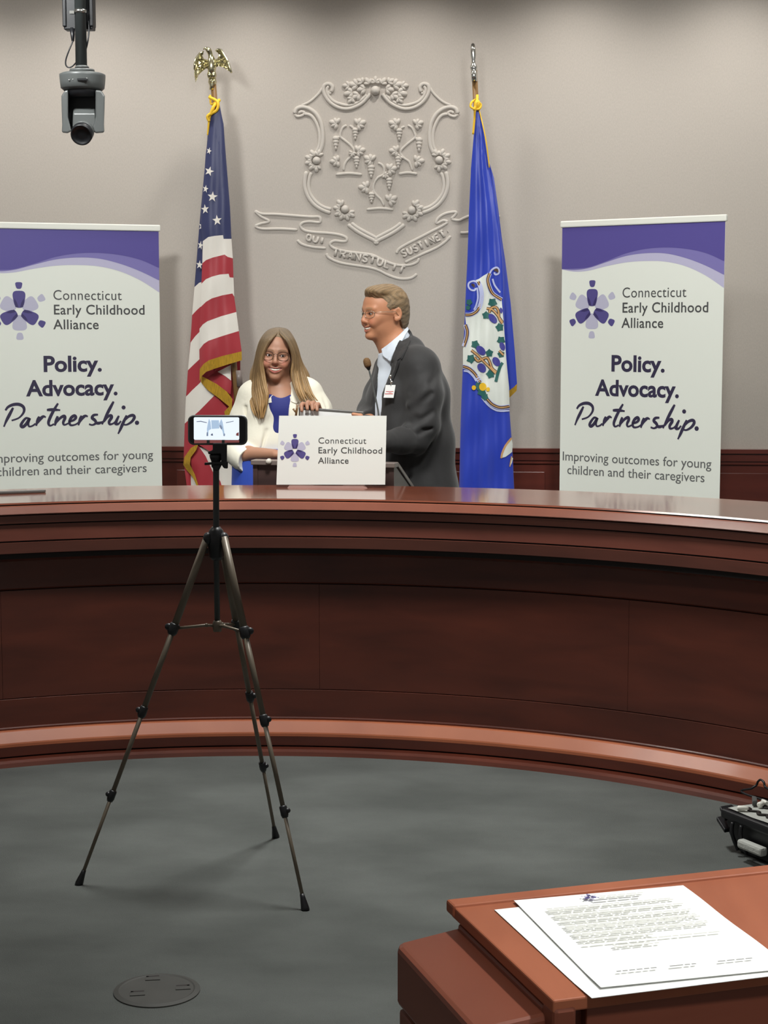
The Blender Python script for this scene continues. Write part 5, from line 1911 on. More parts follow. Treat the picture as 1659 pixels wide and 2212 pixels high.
# hair: cap and long strands
ax_ = lambda V: np.clip((HW.loc(V)[:, 2] + 0.02) / 0.12, 0, 1)


def hair_tint(V):
    t = np.clip((V[:, 2] - float(wp(600, 905)[2])) / (float(wp(600, 712)[2]) - float(wp(600, 905)[2])), 0, 1)[:, None]
    return np.array(lin((186, 146, 92))) * (1 - t) + np.array(lin((120, 101, 76))) * t


S = SDF((wp(535, 900)[0], WY - 0.13, wp(600, 862)[2]), (wp(680, 900)[0], WY + 0.17, wp(600, 700)[2]), 0.004)
S.ell(HW.w(0, 0.018, 0.034), (0.0835, 0.103, 0.0935), HW.R, 0)
S.chain([HW.w(-0.04, 0.05, 0.0), wp(566, 820, 0.07), wp(570, 855, 0.08)], [0.06, 0.055, 0.04], 0.03)
S.chain([HW.w(0.04, 0.05, 0.0), wp(640, 820, 0.07), wp(642, 855, 0.08)], [0.06, 0.055, 0.04], 0.03)
S.chain([HW.w(0, 0.06, 0.0), wp(606, 850, 0.10)], [0.06, 0.05], 0.03)
S.ell(HW.w(0.0, -0.10, -0.035), (0.064, 0.085, 0.117), HW.R, 0.008, 'sub')
S.ell(HW.w(0.0, -0.03, -0.13), (0.05, 0.08, 0.09), HW.R, 0.008, 'sub')
hairo, hb = S.build('hair', M['hair'], woman, tint=hair_tint, relax=2)
LI = [(601, 711), (597, 721), (586, 733), (573, 755), (566, 780), (569, 805), (574, 830), (579, 852), (576, 878), (569, 905)]
LO = [(600, 708.5), (580, 715), (564, 735), (556, 762), (550, 795), (544, 825), (540, 850), (542, 872), (547, 890), (556, 905)]
RI = [(602, 711), (606, 721), (617, 733), (629, 755), (633.5, 780), (631, 803), (633, 825), (639, 848), (647, 868)]
RO = [(603, 708.5), (621, 714), (634, 733), (643, 757), (649, 780), (657, 805), (666, 830), (676, 852), (690, 869)]
DEP = [0.0, -0.052, -0.086, -0.084, -0.078, -0.078, -0.09, -0.114, -0.126, -0.128]
rs = random.Random(11)
mb = MB()
for inner, outer, cnt in ((LI, LO, 46), (RI, RO, 46)):
    I_, O_ = smooth_path(inner, 4), smooth_path(outer, 4)
    n_ = len(I_)
    for j in range(cnt):
        t = (j + rs.random()) / cnt
        ph, am = rs.random() * 6, rs.uniform(0.2, 1.6)
        stop = n_ - rs.randint(0, 6)
        path, rad = [], []
        dj = rs.uniform(-0.008, 0.008)
        for i in range(stop):
            q = I_[i] * (1 - t) + O_[i] * t
            u = i / (n_ - 1)
            x = q[0] + am * math.sin(u * 9 + ph) * u
            dd = np.interp(u * (len(inner) - 1), range(len(inner)), DEP[:len(inner)])
            # outer strands sit further back, following the round of the head
            dd = dd + 0.075 * (t ** 1.6) * (1 - 0.75 * max(0, u - 0.55) / 0.45) + dj * (0.3 + u)
            path.append(wp(x, q[1], dd))
            rad.append((0.0045 + 0.003 * math.sin(math.pi * min(1, u * 1.1))) * (1.0 if i < stop - 5 else (stop - i) / 6.0 + 0.08))
        mb.tube(path, rad, 6)
hs = mb.build('long_strands', M['hair'], hairo)
V = np.array(mb.v)
noise = np.repeat(RNG.uniform(0.72, 1.18, len(V) // 6 + 1), 6)[:len(V)]
# one shade per strand
cc = hair_tint(V)
at = hs.data.color_attributes.new('tint', 'FLOAT_COLOR', 'POINT')
shade = np.ones(len(V))
cur, k0 = 1.0, 0
zprev = None
for i in range(0, len(V), 6):
    z = V[i][2]
    if zprev is None or z > zprev + 0.08:
        cur = rs.uniform(0.62, 1.2)
    zprev = z
    shade[i:i + 6] = cur
at.data.foreach_set('color', np.concatenate([cc * shade[:, None], np.ones((len(V), 1))], 1).astype(np.float32).ravel())

# ------------------------------------------------------------------ the framed certificate they hold
fr_t = thing('framed_certificate', 'dark grey framed white certificate held up between the woman and the man', 'picture frame', PY(715, 980, FRY))
PFm = Plane(PY(648, 990, FRY), (1, 0.0, 0), (0, 0.03, 1))
q = [PFm.uv(645, 879), PFm.uv(786, 889), PFm.uv(784, 992), PFm.uv(645, 990)]
mb = MB()
mb.hexa([PFm.pt(*p, 0) for p in q], [PFm.pt(*p, -0.016) for p in q])
mb.build('frame_moulding', M['frame_grey'], fr_t, bevel=0.003)
q2 = [PFm.uv(648, 885.5), PFm.uv(783, 895), PFm.uv(782, 989), PFm.uv(648, 987)]
mb = MB()
mb.hexa([PFm.pt(*p, 0.0012) for p in q2], [PFm.pt(*p, -0.001) for p in q2])
mb.build('white_sheet', M['paper'], fr_t)
mb = MB()
for xa in (659, 662.2, 666, 669):
    put2d(mb, PFm, [PFm.uv(xa, 896.2), PFm.uv(xa + 2.2, 896.2), PFm.uv(xa + 2.4, 891.8), PFm.uv(xa + 0.3, 891.8)], [(0, 1, 2, 3)], 0.002)
mb.build('heading_print', M['paper_ink_dark'], fr_t, recalc=False)

# ------------------------------------------------------------------ the man
MNY = 7.56
mp = lambda x, y, d=0.0: PY(x, y, MNY + d)
man = thing('person', 'smiling grey-haired man in glasses and charcoal suit jacket with a badge, facing left', 'person', (*mp(925, 1000)[:2], 0))
a36 = math.radians(34)
Rm = np.stack([[math.sin(a36), -math.cos(a36), 0], [math.cos(a36), math.sin(a36), 0], [0, 0, 1]], 1)
HM = Head(mp(828.5, 676.5, 0.0), Rm @ rotx(0.02), 1.0, 'm')
S = SDF((mp(745, 900)[0], MNY - 0.5, mp(900, 1010)[2]), (mp(905, 900)[0], MNY + 0.22, mp(850, 604)[2]), 0.0036)
HM.carve(S)
S.cap(HM.w(0, 0.018, -0.07), mp(858, 752, 0.02), 0.056, 0.062, 0.03)
S.cap(HM.w(0, -0.005, -0.095), mp(842, 752, 0.01), 0.045, 0.05, 0.03)
S.chain([mp(860, 752, 0.02), mp(880, 800, 0.02), mp(888, 900, 0.03), mp(892, 1000, 0.03)], [0.055, 0.07, 0.08, 0.08], 0.05)
# far arm to the frame
S.chain([mp(845, 795, 0.13), mp(815, 850, 0.10), mp(798, 888, 0.04), mp(792, 915, -0.12), mp(785, 917, -0.27)], [0.04, 0.038, 0.037, 0.033, 0.026], 0.02)
fdm = FRY - MNY
S.cap(mp(788, 917, -0.28), mp(781, 912, fdm + 0.045), 0.022, 0.018, 0.01)
for i, (x, y) in enumerate(((768, 910), (767, 920), (768, 930), (770, 939))):           # fingers behind
    S.chain([mp(782, 912 + i * 7, fdm + 0.045), mp(774, y, fdm + 0.036), mp(764, y, fdm + 0.028)], [0.011, 0.0095, 0.008], 0.003)
S.chain([mp(783, 906, fdm + 0.03), mp(779, 899, fdm - 0.006), mp(763, 895, fdm - 0.013)], [0.0125, 0.0105, 0.008], 0.004)   # thumb in front
# near arm to the lectern
S.chain([mp(898, 786, -0.08), mp(913, 850, -0.16), mp(910, 915, -0.18), mp(895, 950, -0.19), mp(835, 954, -0.37)], [0.048, 0.045, 0.042, 0.04, 0.027], 0.02)
hand(S, mp(826, 954, -0.385), (-1, -0.25, -0.1), (0.1, 0.2, 1), (-0.1, -1, 0.1), 1.0, 0.5)
mbody, mbvh = S.build('body', M['skin'], man, tint=lambda V: HM.tint(V, (192, 134, 100), (166, 90, 78), (150, 122, 90), (208, 118, 94)), relax=1)
HM.features(man)
HM.glasses(man, M['frame_silver'], 0.0012, 0.0215, 0.0150)

# short hair
S = SDF((mp(780, 900)[0], MNY - 0.14, mp(850, 735)[2]), (mp(905, 900)[0], MNY + 0.16, mp(850, 603)[2]), 0.0036)
S.ell(HM.w(0, 0.022, 0.036), (0.082, 0.100, 0.0925), Rm, 0)
S.ell(HM.w(0, 0.075, -0.025), (0.056, 0.045, 0.065), Rm, 0.03)
S.ell(HM.w(0.02, -0.045, 0.096), (0.055, 0.05, 0.024), Rm, 0.03)
S.cap(HM.w(-0.015, -0.060, 0.085), HM.w(0.045, -0.048, 0.088), 0.013, 0.013, 0.025)
sl, X, Y, Z = S._sub(S.lo, S.lo + S.h * S.n, 0)
q = np.stack([X - HM.C[0], Y - HM.C[1], Z - HM.C[2]], -1) @ HM.R
yy, zz = q[..., 1], q[..., 2]
hl = np.interp(yy, [-0.13, -0.095, -0.075, -0.055, -0.040, -0.030, -0.012, -0.006, 0.0, 0.030, 0.045, 0.07, 0.10], [0.075, 0.068, 0.056, 0.046, 0.030, -0.006, -0.022, 0.010, 0.022, 0.020, -0.020, -0.064, -0.070])
cut = np.clip((hl - zz) * 0.7, -0.05, 0.05).astype(np.float32)
# combed locks
lock = 0.0009 * np.sin(q[..., 0] * 330 + zz * 230 + 1.2 * np.sin(yy * 40)) + 0.0006 * np.sin(q[..., 0] * 150 - zz * 190 + yy * 30)
S.g = np.maximum(S.g + lock.astype(np.float32), cut)


def hair2(V):
    q = HM.loc(V)
    t = np.clip((q[:, 2] + 0.02) / 0.12, 0, 1)[:, None]
    n = (0.5 + 0.5 * np.sin(q[:, 0] * 300 + q[:, 1] * 180 + 4 * np.sin(q[:, 2] * 90)))[:, None]
    return (np.array(lin((124, 108, 86))) * (1 - t) + np.array(lin((142, 116, 82))) * t) * (0.75 + 0.4 * n)


S.build('short_hair', M['hair_short'], man, tint=hair2, relax=1)

# shirt
S = SDF((mp(785, 900)[0], MNY - 0.25, mp(900, 1000)[2]), (mp(905, 900)[0], MNY + 0.22, mp(880, 690)[2]), 0.0048)
S.chain([mp(862, 770, 0.01), mp(857, 830, 0.02), mp(849, 890, 0.02), mp(850, 980, 0.02)], [0.074, 0.094, 0.103, 0.108], 0.05)
nA, nB = HM.w(0, 0.028, -0.098), mp(856, 762, 0.015)
S.cap(mp(853, 738, 0.01), mp(857, 778, 0.01), 0.071, 0.085, 0.02)
nv = HM.w(0, 0.0, -0.0) - mp(856, 762, 0.015)
nv /= np.linalg.norm(nv)
# collar rises towards the nape
pn = np.array([-0.62, -0.18, 0.76])
pn /= np.linalg.norm(pn)
sl, X, Y, Z = S._sub(S.lo, S.lo + S.h * S.n, 0)
c0 = mp(850, 738, 0.0)
cutp = ((X - c0[0]) * pn[0] + (Y - c0[1]) * pn[1] + (Z - c0[2]) * pn[2] - 0.0).astype(np.float32)
S.g = np.maximum(S.g, cutp)
shirt, sb = S.build('shirt', M['shirt'], man, relax=2)

# trousers, legs, shoes
mb = MB()
hx, hy, hzm = mp(930, 1060, 0.03)
for sg in (-1, 1):
    ox, oy = 0.05 * sg, 0.085 * sg
    mb.tube([(hx, hy, hzm + 0.05), (hx + ox * 0.6, hy + oy * 0.8, hzm - 0.1), (hx + ox + 0.01, hy + oy, 0.48), (hx + ox + 0.03, hy + oy, 0.10), (hx + ox + 0.03, hy + oy, 0.035)], [0.10, 0.095, 0.078, 0.068, 0.07], 18)
mb.build('trousers', M['trouser'], man)
for sg in (-1, 1):
    mb = MB()
    c_ = np.array([hx + 0.05 * sg + 0.0, hy + 0.085 * sg, 0.0])
    mb.ell(c_ + np.array([-0.05, -0.03, 0.04]), (0.15, 0.05, 0.045), 0, 18, 10, rotz(0.5))
    mb.box(c_ + np.array([-0.0, -0.03, 0]), c_ + np.array([0.09, 0.05, 0.03]))
    mb.build('shoe', M['shoe'], man)

# charcoal jacket
S = SDF((mp(755, 900)[0], MNY - 0.44, mp(930, 1150)[2]), (mp(1000, 900)[0], MNY + 0.27, mp(880, 698)[2]), 0.0050)
S.chain([mp(884, 778, 0.0), mp(891, 830, 0.02), mp(893, 900, 0.02), mp(905, 980, 0.02), mp(917, 1060, 0.02), mp(920, 1120, 0.02)], [0.085, 0.125, 0.140, 0.140, 0.142, 0.146], 0.05)
S.chain([mp(852, 800, 0.03), mp(850, 870, 0.02), mp(856, 960, 0.0), mp(862, 1060, 0.0), mp(864, 1120, 0.0)], [0.085, 0.11, 0.115, 0.115, 0.118], 0.06)
S.cap(mp(899, 782, -0.11), mp(842, 794, 0.14), 0.066, 0.062, 0.06)
S.chain([mp(876, 800, -0.07), mp(866, 860, -0.09), mp(864, 930, -0.10), mp(872, 1060, -0.09), mp(874, 1120, -0.09)], [0.07, 0.085, 0.09, 0.092, 0.092], 0.06)
S.chain([mp(912, 802, -0.06), mp(930, 850, -0.06), mp(940, 950, -0.06), mp(945, 1060, -0.06)], [0.074, 0.070, 0.070, 0.074], 0.06)          # shoulders
S.ell(mp(905, 792, -0.11), (0.078, 0.075, 0.068), None, 0.05)
S.ell(mp(868, 748, 0.03), (0.09, 0.11, 0.055), None, 0.04)
S.chain([mp(908, 797, -0.13), mp(916, 850, -0.165), mp(912, 915, -0.18), mp(897, 948, -0.19)], [0.070, 0.072, 0.067, 0.064], 0.045)    # near sleeve
S.chain([mp(897, 948, -0.19), mp(866, 952, -0.27), mp(830, 955, -0.365)], [0.064, 0.056, 0.045], 0.02)
S.chain([mp(840, 795, 0.14), mp(815, 850, 0.10), mp(798, 888, 0.04)], [0.06, 0.056, 0.053], 0.03)           # far sleeve
S.chain([mp(798, 888, 0.04), mp(794, 913, -0.10), mp(789, 916, -0.22)], [0.053, 0.047, 0.04], 0.02)
# open front and neck
S.cap(mp(846, 722, 0.0), mp(852, 762, 0.005), 0.074, 0.088, 0.012, 'sub')
S.chain([mp(838, 775, -0.06), mp(827, 820, -0.09), mp(815, 870, -0.11), mp(805, 905, -0.13), mp(798, 960, -0.15)], [0.050, 0.044, 0.040, 0.036, 0.034], 0.008, 'sub', ((0.62, 0.78, 0), 3.2))
S.g = np.maximum(S.g, -0.2)
# folds of the sleeve and the back
for a_, b_, r in (((897, 905, -0.245), (878, 925, -0.24), 0.013), ((900, 880, -0.25), (932, 850, -0.225), 0.010), ((888, 862, -0.235), (922, 812, -0.23), 0.010), ((903, 912, -0.25), (935, 890, -0.22), 0.008),
                  ((885, 845, -0.22), (907, 790, -0.22), 0.009), ((930, 830, -0.22), (950, 800, -0.16), 0.008), ((905, 935, -0.25), (930, 925, -0.22), 0.009),
                  ((925, 960, -0.17), (945, 1050, -0.14), 0.010), ((890, 985, -0.2), (880, 1050, -0.14), 0.010), ((850, 945, -0.33), (862, 966, -0.31), 0.008)):
    S.cap(mp(a_[0], a_[1], a_[2] - 0.012), mp(b_[0], b_[1], b_[2] - 0.012), r, r * 0.5, 0.022, 'sub')
for a_, b_, r in (((878, 922, -0.235), (902, 930, -0.245), 0.010), ((884, 875, -0.22), (925, 835, -0.22), 0.009), ((905, 800, -0.2), (893, 850, -0.21), 0.008)):
    S.cap(mp(*a_), mp(*b_), r, r * 0.5, 0.02)
suit, jb2 = S.build('suit_jacket', M['suit'], man, relax=2)
mb = MB()
on_body(mb, jb2, [(881, 708), (888, 716), (893, 727), (878, 752), (866, 775), (858, 778), (862, 786), (858, 797), (848, 815), (836, 838), (823, 868), (818, 880), (816, 872), (826, 840), (838, 806), (848, 768), (860, 740)], 0.008, 0.012, 4)
mb.build('lapel', M['suit'], suit)
mb = MB()
on_body(mb, jb2, [(860, 778), (863, 780), (861, 790), (848, 822), (846, 820), (857, 794)], 0.010, 0.008, 3)
on_body(mb, jb2, [(866, 775), (875, 756), (880, 748), (882, 750), (874, 764), (868, 777)], 0.010, 0.008, 3)
mb.build('lapel_fold', M['suit_dark'], suit)
mb = MB()
on_body(mb, [sb, mbvh], [(824, 754), (838, 744), (862, 724), (880, 706), (883, 711), (868, 738), (852, 764), (843, 782), (835, 775), (826, 768)], 0.016, 0.010, 4)
mb.build('shirt_collar', M['shirt'], shirt)
# visitor badge with its clip
mb = MB()
bp = hit(jb2, 842, 845, 0.02)
by = float(bp[1]) - 0.012 if bp is not None else MNY - 0.25
PBd = Plane(PY(828.5, 860, by), (1, -0.12, 0), (0, 0.06, 1))
q = [PBd.uv(*p) for p in ((833, 831.5), (854.5, 831.5), (850, 859.5), (828.5, 859))]
mb.hexa([PBd.pt(*p, 0) for p in q], [PBd.pt(*p, -0.002) for p in q])
badge = mb.build('name_badge', M['paper'], man)
mb = MB()
for y0, y1, xa, xb in ((845, 846.3, 834, 850), (848, 849, 840, 846), (850, 851.5, 831.5, 849)):
    P = [PBd.uv(*p) for p in ((xa, y0), (xb, y0), (xb - 0.5, y1), (xa - 0.5, y1))]
    put2d(mb, PBd, P, [(3, 2, 1, 0)], 0.0006)
mb.build('red_print', M['red_ink'], badge, recalc=False)
mb = MB()
mb.ell(PY(843.5, 814, by), (0.006, 0.004, 0.009), 0, 12, 8)
mb.ell(PY(846, 826, by), (0.007, 0.004, 0.007), 0, 12, 8)
mb.tube([PY(843.5, 816, by), PY(845, 826, by), PY(844.5, 833, by - 0.002)], 0.002, 6)
mb.build('badge_clip', M['chrome'], badge)


# ================================================================== tripod with telephone
F1, F2, F3 = PZ(170, 1911, 0.0), PZ(660, 1966, 0.0), PZ(596, 1809, 0.0)
TY = float((F1 + F2 + F3)[1] / 3)
hub = PY(467, 1168, TY)
tri = thing('tripod', 'slim grey tripod with spread legs standing on the carpet, a telephone clamped on top', 'tripod', (hub[0], hub[1], 0))
mb = MB()
mb.lathe(hub, [(0.014, -0.055), (0.022, -0.045), (0.024, -0.01), (0.026, 0.012), (0.02, 0.03), (0.012, 0.04)], 18)
for px_ in (449, 484):
    q = PY(px_, 1163, TY - 0.01)
    mb.ell(q, (0.014, 0.016, 0.018), 0, 12, 8)
mb.build('hub', M['black'], tri)
for foot, tx, ty, dy in ((F1, 448, 1160, -0.01), (F2, 484, 1160, -0.015), (F3, 478, 1170, 0.02)):
    top = PY(tx, ty, TY + dy)
    d = foot - top
    L = np.linalg.norm(d)
    u = d / L
    mb = MB()
    ts = (0.0, 0.262, 0.50, 0.742, 0.985)
    for i, r in enumerate((0.0105, 0.0082, 0.0066, 0.0052)):
        mb.tube([top + d * ts[i], top + d * ts[i + 1]], r, 12)
    leg = mb.build('leg', M['tripod'], tri)
    for i, t in enumerate(ts[1:4]):
        mbk = MB()
        c_ = top + d * t
        r = (0.0150, 0.0125, 0.0108)[i]
        mbk.lathe(c_ - u * 0.016, [(r * 0.8, 0), (r, 0.004), (r, 0.026), (r * 0.75, 0.034)], 14, 0, u)
        side = np.cross(u, np.array([0, 1.0, 0]))
        side /= np.linalg.norm(side)
        mbk.ell(c_ + side * r * (-1.0 if foot is F1 else 1.0) * (1 if side[0] > 0 else -1) * (1 if foot is not F1 else 1), (r * 0.75, 0.008, r * 0.7), 0, 10, 8)
        mbk.build('leg_clamp', M['black'], leg)
    mbk = MB()
    mbk.lathe(foot - u * 0.045, [(0.0062, 0), (0.0075, 0.012), (0.0115, 0.038), (0.0115, 0.046)], 14, 0, u)
    mbk.build('rubber_foot', M['black'], leg)
cb = PY(469.5, 1352, TY)
MB().tube([PY(466.5, 975, TY), PY(466.8, 1010, TY), hub, cb], [0.0085, 0.0088, 0.0088, 0.008], 14).build('centre_column', M['black_metal'], tri)
MB().lathe(PY(466.5, 1006, TY), [(0.0085, -0.008), (0.013, -0.002), (0.013, 0.012), (0.017, 0.022), (0.0185, 0.03), (0.012, 0.034)], 18).build('column_collar', M['black'], tri)
mb = MB()
mb.lathe(cb, [(0.012, -0.016), (0.0135, -0.006), (0.0135, 0.010), (0.010, 0.016)], 14)
for foot, tx, ty, dy in ((F1, 448, 1160, -0.01), (F2, 484, 1160, -0.015), (F3, 478, 1170, 0.02)):
    top = PY(tx, ty, TY + dy)
    e_ = top + (foot - top) * 0.262
    mid = cb * 0.75 + e_ * 0.25 + np.array([0, 0, 0.004])
    mb.tube([cb, mid, e_], 0.0042, 8)
    mb.ell(mid, 0.006, 0, 8, 6)
mb.build('spreader', M['tripod'], tri)
# clamp head
hd = lambda x, y, d=0.0: PY(380 + x / 4.2556, 560 + y / 4.2556, TY + d)
mb = MB()
for poly, d0, d1 in (([(262, 1868), (480, 1858), (478, 1925), (440, 1922), (420, 1890), (330, 1888), (262, 1895)], -0.022, 0.022),
                     ([(338, 1690), (470, 1690), (470, 1870), (415, 1870), (412, 1790), (300, 1795), (292, 1770), (338, 1755)], -0.018, 0.018),
                     ([(335, 1885), (425, 1885), (395, 1945), (350, 1945)], -0.015, 0.015)):
    mb.hexa([hd(x, y, d0) for x, y in poly][::-1], [hd(x, y, d1) for x, y in poly][::-1])
mb.build('phone_clamp', M['black'], tri, bevel=0.003)
for x in (298, 436):
    mb = MB()
    mb.obox(hd(x, 1680, -0.008), (1, 0, 0), (0, 1, 0), (0, 0, 1), 0.0035, 0.006, 0.006)
    mb.build('clamp_grip', M['grey_plastic'], tri)

ph = thing('smartphone', 'black smartphone lying sideways in the tripod clamp, its bright screen filming the scene', 'phone', hd(380, 1690))
corner = [(122, 1462), (640, 1450), (645, 1690), (118, 1690)]
PH = Plane(hd(118, 1690, -0.004), (1, 0.02, 0), (0, 0.05, 1))


def rrect(a0, b0, a1, b1, r, n=6):
    P = []
    for cx_, cy_, s in ((a1 - r, b1 - r, 0), (a0 + r, b1 - r, 1), (a0 + r, b0 + r, 2), (a1 - r, b0 + r, 3)):
        for i in range(n + 1):
            t = math.pi / 2 * (s + i / n)
            P.append((cx_ + r * math.cos(t), cy_ + r * math.sin(t)))
    return P


p5 = lambda x, y: PH.uv(380 + x / 4.2556, 560 + y / 4.2556)
a0, b0 = p5(122, 1695)
a1, b1 = p5(643, 1446)
rr_ = rrect(a0, b0, a1, b1, 0.013)
mb = MB()
mb.hexa([PH.pt(*q, 0) for q in rr_], [PH.pt(*q, -0.008) for q in rr_])
mb.build('phone_body', M['black'], ph, bevel=0.0012)
mb = MB()
P3 = [PH.pt(*q, -0.004) for q in rr_]
mb.tube(P3 + [P3[0]], 0.0045, 6, cap=False)
mb.build('metal_edge', M['grey_plastic'], ph)
mb = MB()
sa0, sb0 = p5(165, 1660)
sa1, sb1 = p5(582, 1453)
P = rrect(sa0, sb0, sa1, sb1, 0.004)
put2d(mb, PH, P, [tuple(range(len(P)))], 0.0004, 0)
put2d(mb, PH, [p5(*q) for q in ((168, 1692), (582, 1685), (582, 1662), (168, 1662))], [(0, 1, 2, 3)], 0.0004, 3)
for poly, mi in (([(290, 1625), (285, 1560), (296, 1500), (305, 1465), (318, 1495), (325, 1560), (300, 1575), (298, 1625)], 1),
                 ([(395, 1520), (405, 1495), (418, 1468), (430, 1500), (440, 1560), (450, 1620), (438, 1622), (428, 1580)], 1),
                 ([(325, 1480), (395, 1480), (400, 1555), (330, 1560)], 1),
                 ([(398, 1530), (412, 1520), (428, 1545), (424, 1568), (410, 1555)], 2),
                 ([(190, 1490), (230, 1486), (285, 1500), (284, 1506), (230, 1494), (190, 1496)], 2), ([(460, 1500), (530, 1486), (531, 1491), (462, 1506)], 2),
                 ([(284, 1590), (294, 1590), (296, 1625), (282, 1625)], 2), ([(322, 1608), (338, 1600), (342, 1622), (322, 1620)], 2), ([(440, 1600), (452, 1605), (450, 1625), (438, 1625)], 2),
                 ([(556, 1600), (578, 1590), (578, 1625), (552, 1620)], 3)):
    put2d(mb, PH, [p5(*q) for q in poly], [tuple(range(len(poly)))], 0.0007, mi)
mb.build('screen', [M['screen'], M['screen_blue'], M['screen_dim'], M['screen_red']], ph)

# ================================================================== ceiling camera
CYd = 6.5
c7 = lambda x, y, d=0.0: PY(90 + x / 6.7056, y / 6.7056, CYd + d)
k7 = 1 / 6.7056 / (F_PX / 6.62)
ptz = thing('ceiling_camera', 'black and grey pan-tilt camera hanging on a pole from the ceiling, upper left', 'camera', (*c7(575, 970)[:2], CEIL_Z))
pb = c7(575, 965)
pole_top = np.array([c7(563, 0)[0], CYd, CEIL_Z + 0.0])
MB().tube([pole_top, pb], 0.0215, 18).build('drop_pole', M['black_metal'], ptz)
mb = MB()
za, zb = float(c7(500, 0)[2]) + 0.12, float(c7(500, 410)[2])
xa, xb = c7(290, 200)[0], c7(712, 200)[0]
mb.box((xa, CYd + 0.024, zb), (xb, CYd + 0.075, za))
mb.box((xa - 0.003, CYd + 0.018, zb + 0.01), (xa + 0.012, CYd + 0.07, za))
mb.box((xb - 0.012, CYd + 0.018, zb + 0.01), (xb + 0.003, CYd + 0.07, za))
mb.build('extender_box', M['black'], ptz, bevel=0.004)
mb = MB()
q = c7(560, 170)
mb.lathe(q, [(0.0225, -0.006), (0.0245, -0.005), (0.0245, 0.006), (0.0225, 0.007)], 22)
mb.obox(c7(445, 182, -0.012), (1, 0, 0), (0, 1, 0), (0, 0, 1), 0.009, 0.008, 0.0055)
mb.build('hose_clamp', M['chrome'], ptz)
mb = MB()
mb.lathe(c7(585, 1000), [(0.027, 0.004), (0.026, 0.008), (0.0222, 0.012)], 24)
mb.lathe(c7(585, 1000), [(0.048, -0.012), (0.046, -0.002), (0.028, 0.0)], 28)
mb.build('mount_flange', M['grey_plastic'], ptz, label='grey mounting flange')
drum_c = c7(592, 1180)
rd = (915 - 270) / 2 * k7
mb = MB()
mb.lathe(drum_c, [(rd * 0.82, -130 * k7), (rd * 0.95, -95 * k7), (rd * 0.98, -20 * k7), (rd, 60 * k7), (rd, 92 * k7), (rd * 0.9, 108 * k7), (rd * 0.5, 118 * k7)], 40)
drum = mb.build('base_drum', M['grey_plastic'], ptz, label='grey base drum')
fy = -rd
mb = MB()
mb.obox(c7(590, 1150, fy * 0.985), (1, 0, 0), (0, 1, 0), (0, 0, 1), 0.019, 0.004, 0.0035)
mb.build('front_slot', M['black'], drum)
for x, y in ((455, 1152), (400, 1158), (655, 1135)):
    mb = MB()
    mb.ell(c7(x, y, fy * 0.94), (0.003, 0.004, 0.003), 0, 8, 6)
    mb.build('indicator_light', M['chrome'], drum)
# yoke: two cheeks with rounded outer corners
for xs_ in ((285, 385), (780, 915)):
    sgn = -1 if xs_[0] < 500 else 1
    o_, i_ = (xs_[0], xs_[1]) if sgn < 0 else (xs_[1], xs_[0])
    mb = MB()
    prof = [(i_, 1300), (o_ - sgn * 45, 1315), (o_, 1390), (o_ - sgn * 2, 1500), (o_ - sgn * 12, 1800), (o_ - sgn * 5, 1920), (i_ + sgn * 10, 1930), (i_ - sgn * 50, 1900), (i_, 1700)]
    mb.hexa([c7(x, y, -0.062) for x, y in prof], [c7(x, y, 0.055) for x, y in prof])
    mb.build('yoke_arm', M['grey_plastic'], ptz, bevel=0.006)
mb = MB()
prof = [(350, 1300), (870, 1300), (860, 1900), (365, 1900)]
mb.hexa([c7(x, y, 0.0) for x, y in prof], [c7(x, y, 0.05) for x, y in prof])
mb.lathe(c7(605, 1300), [(0.06, -0.03), (0.066, -0.01), (0.066, 0.008)], 30)
mb.build('yoke_back', M['black'], ptz)
mb = MB()
hp = [(455, 1640), (775, 1640), (785, 1830), (770, 1900), (470, 1900), (448, 1830)]
mb.hexa([c7(x, y, -0.055) for x, y in hp], [c7(x * 1.0, y - 130, 0.04) for x, y in hp])
mb.build('camera_head', M['grey_plastic'], ptz, bevel=0.005)
ld = np.array([0.02, -0.86, -0.42])
ld /= np.linalg.norm(ld)
lc = c7(615, 1880, -0.05)
r7 = 155 * k7
lens = MB().lathe(lc, [(r7 * 0.72, -0.03), (r7 * 0.74, 0.0), (r7 * 0.90, 0.004), (r7 * 0.98, 0.012), (r7 * 0.98, 0.030)], 30, 0, ld).build('lens_barrel', M['grey_plastic'], ptz)
MB().lathe(lc, [(r7 * 0.96, 0.030), (r7 * 0.99, 0.036), (r7 * 0.96, 0.058), (r7 * 0.84, 0.060), (r7 * 0.8, 0.050), (r7 * 0.4, 0.052), (0, 0.053)], 30, 0, ld).build('lens_hood', M['black'], lens)
mb = MB()
mb.tube(smooth_path([c7(440, 420, 0.03), c7(450, 500, 0.02), c7(452, 590, 0.01), c7(400, 720, 0.0), c7(352, 860, 0.0), c7(352, 945, 0.0), c7(395, 978, 0.0), c7(450, 955, 0.0), c7(500, 905, 0.012)], 6), 0.0028, 8)
mb.tube([c7(440, 415, 0.03), c7(448, 500, 0.022), c7(452, 595, 0.01)], [0.0095, 0.0085, 0.005], 10)
mb.tube(smooth_path([c7(672, 300, 0.02), c7(685, 430, 0.012), c7(668, 590, 0.0), c7(640, 720, 0.01)], 6), 0.0035, 8)
mb.build('camera_cable', M['black'], ptz)

# ================================================================== open equipment case at the right
CZ = 0.135
K = PZ(1560, 1745, CZ)
e1 = PZ(1659, 1783, CZ) - K
e1 /= np.linalg.norm(e1)
e2 = PZ(1626, 1733, CZ) - K
e2 = e2 - e1 * np.dot(e1, e2)
e2 /= np.linalg.norm(e2)
case = thing('equipment_case', 'black hard case with grey wavy foam, on the carpet at the right edge', 'case', (*(K + e1 * 0.24 + e2 * 0.18)[:2], 0))


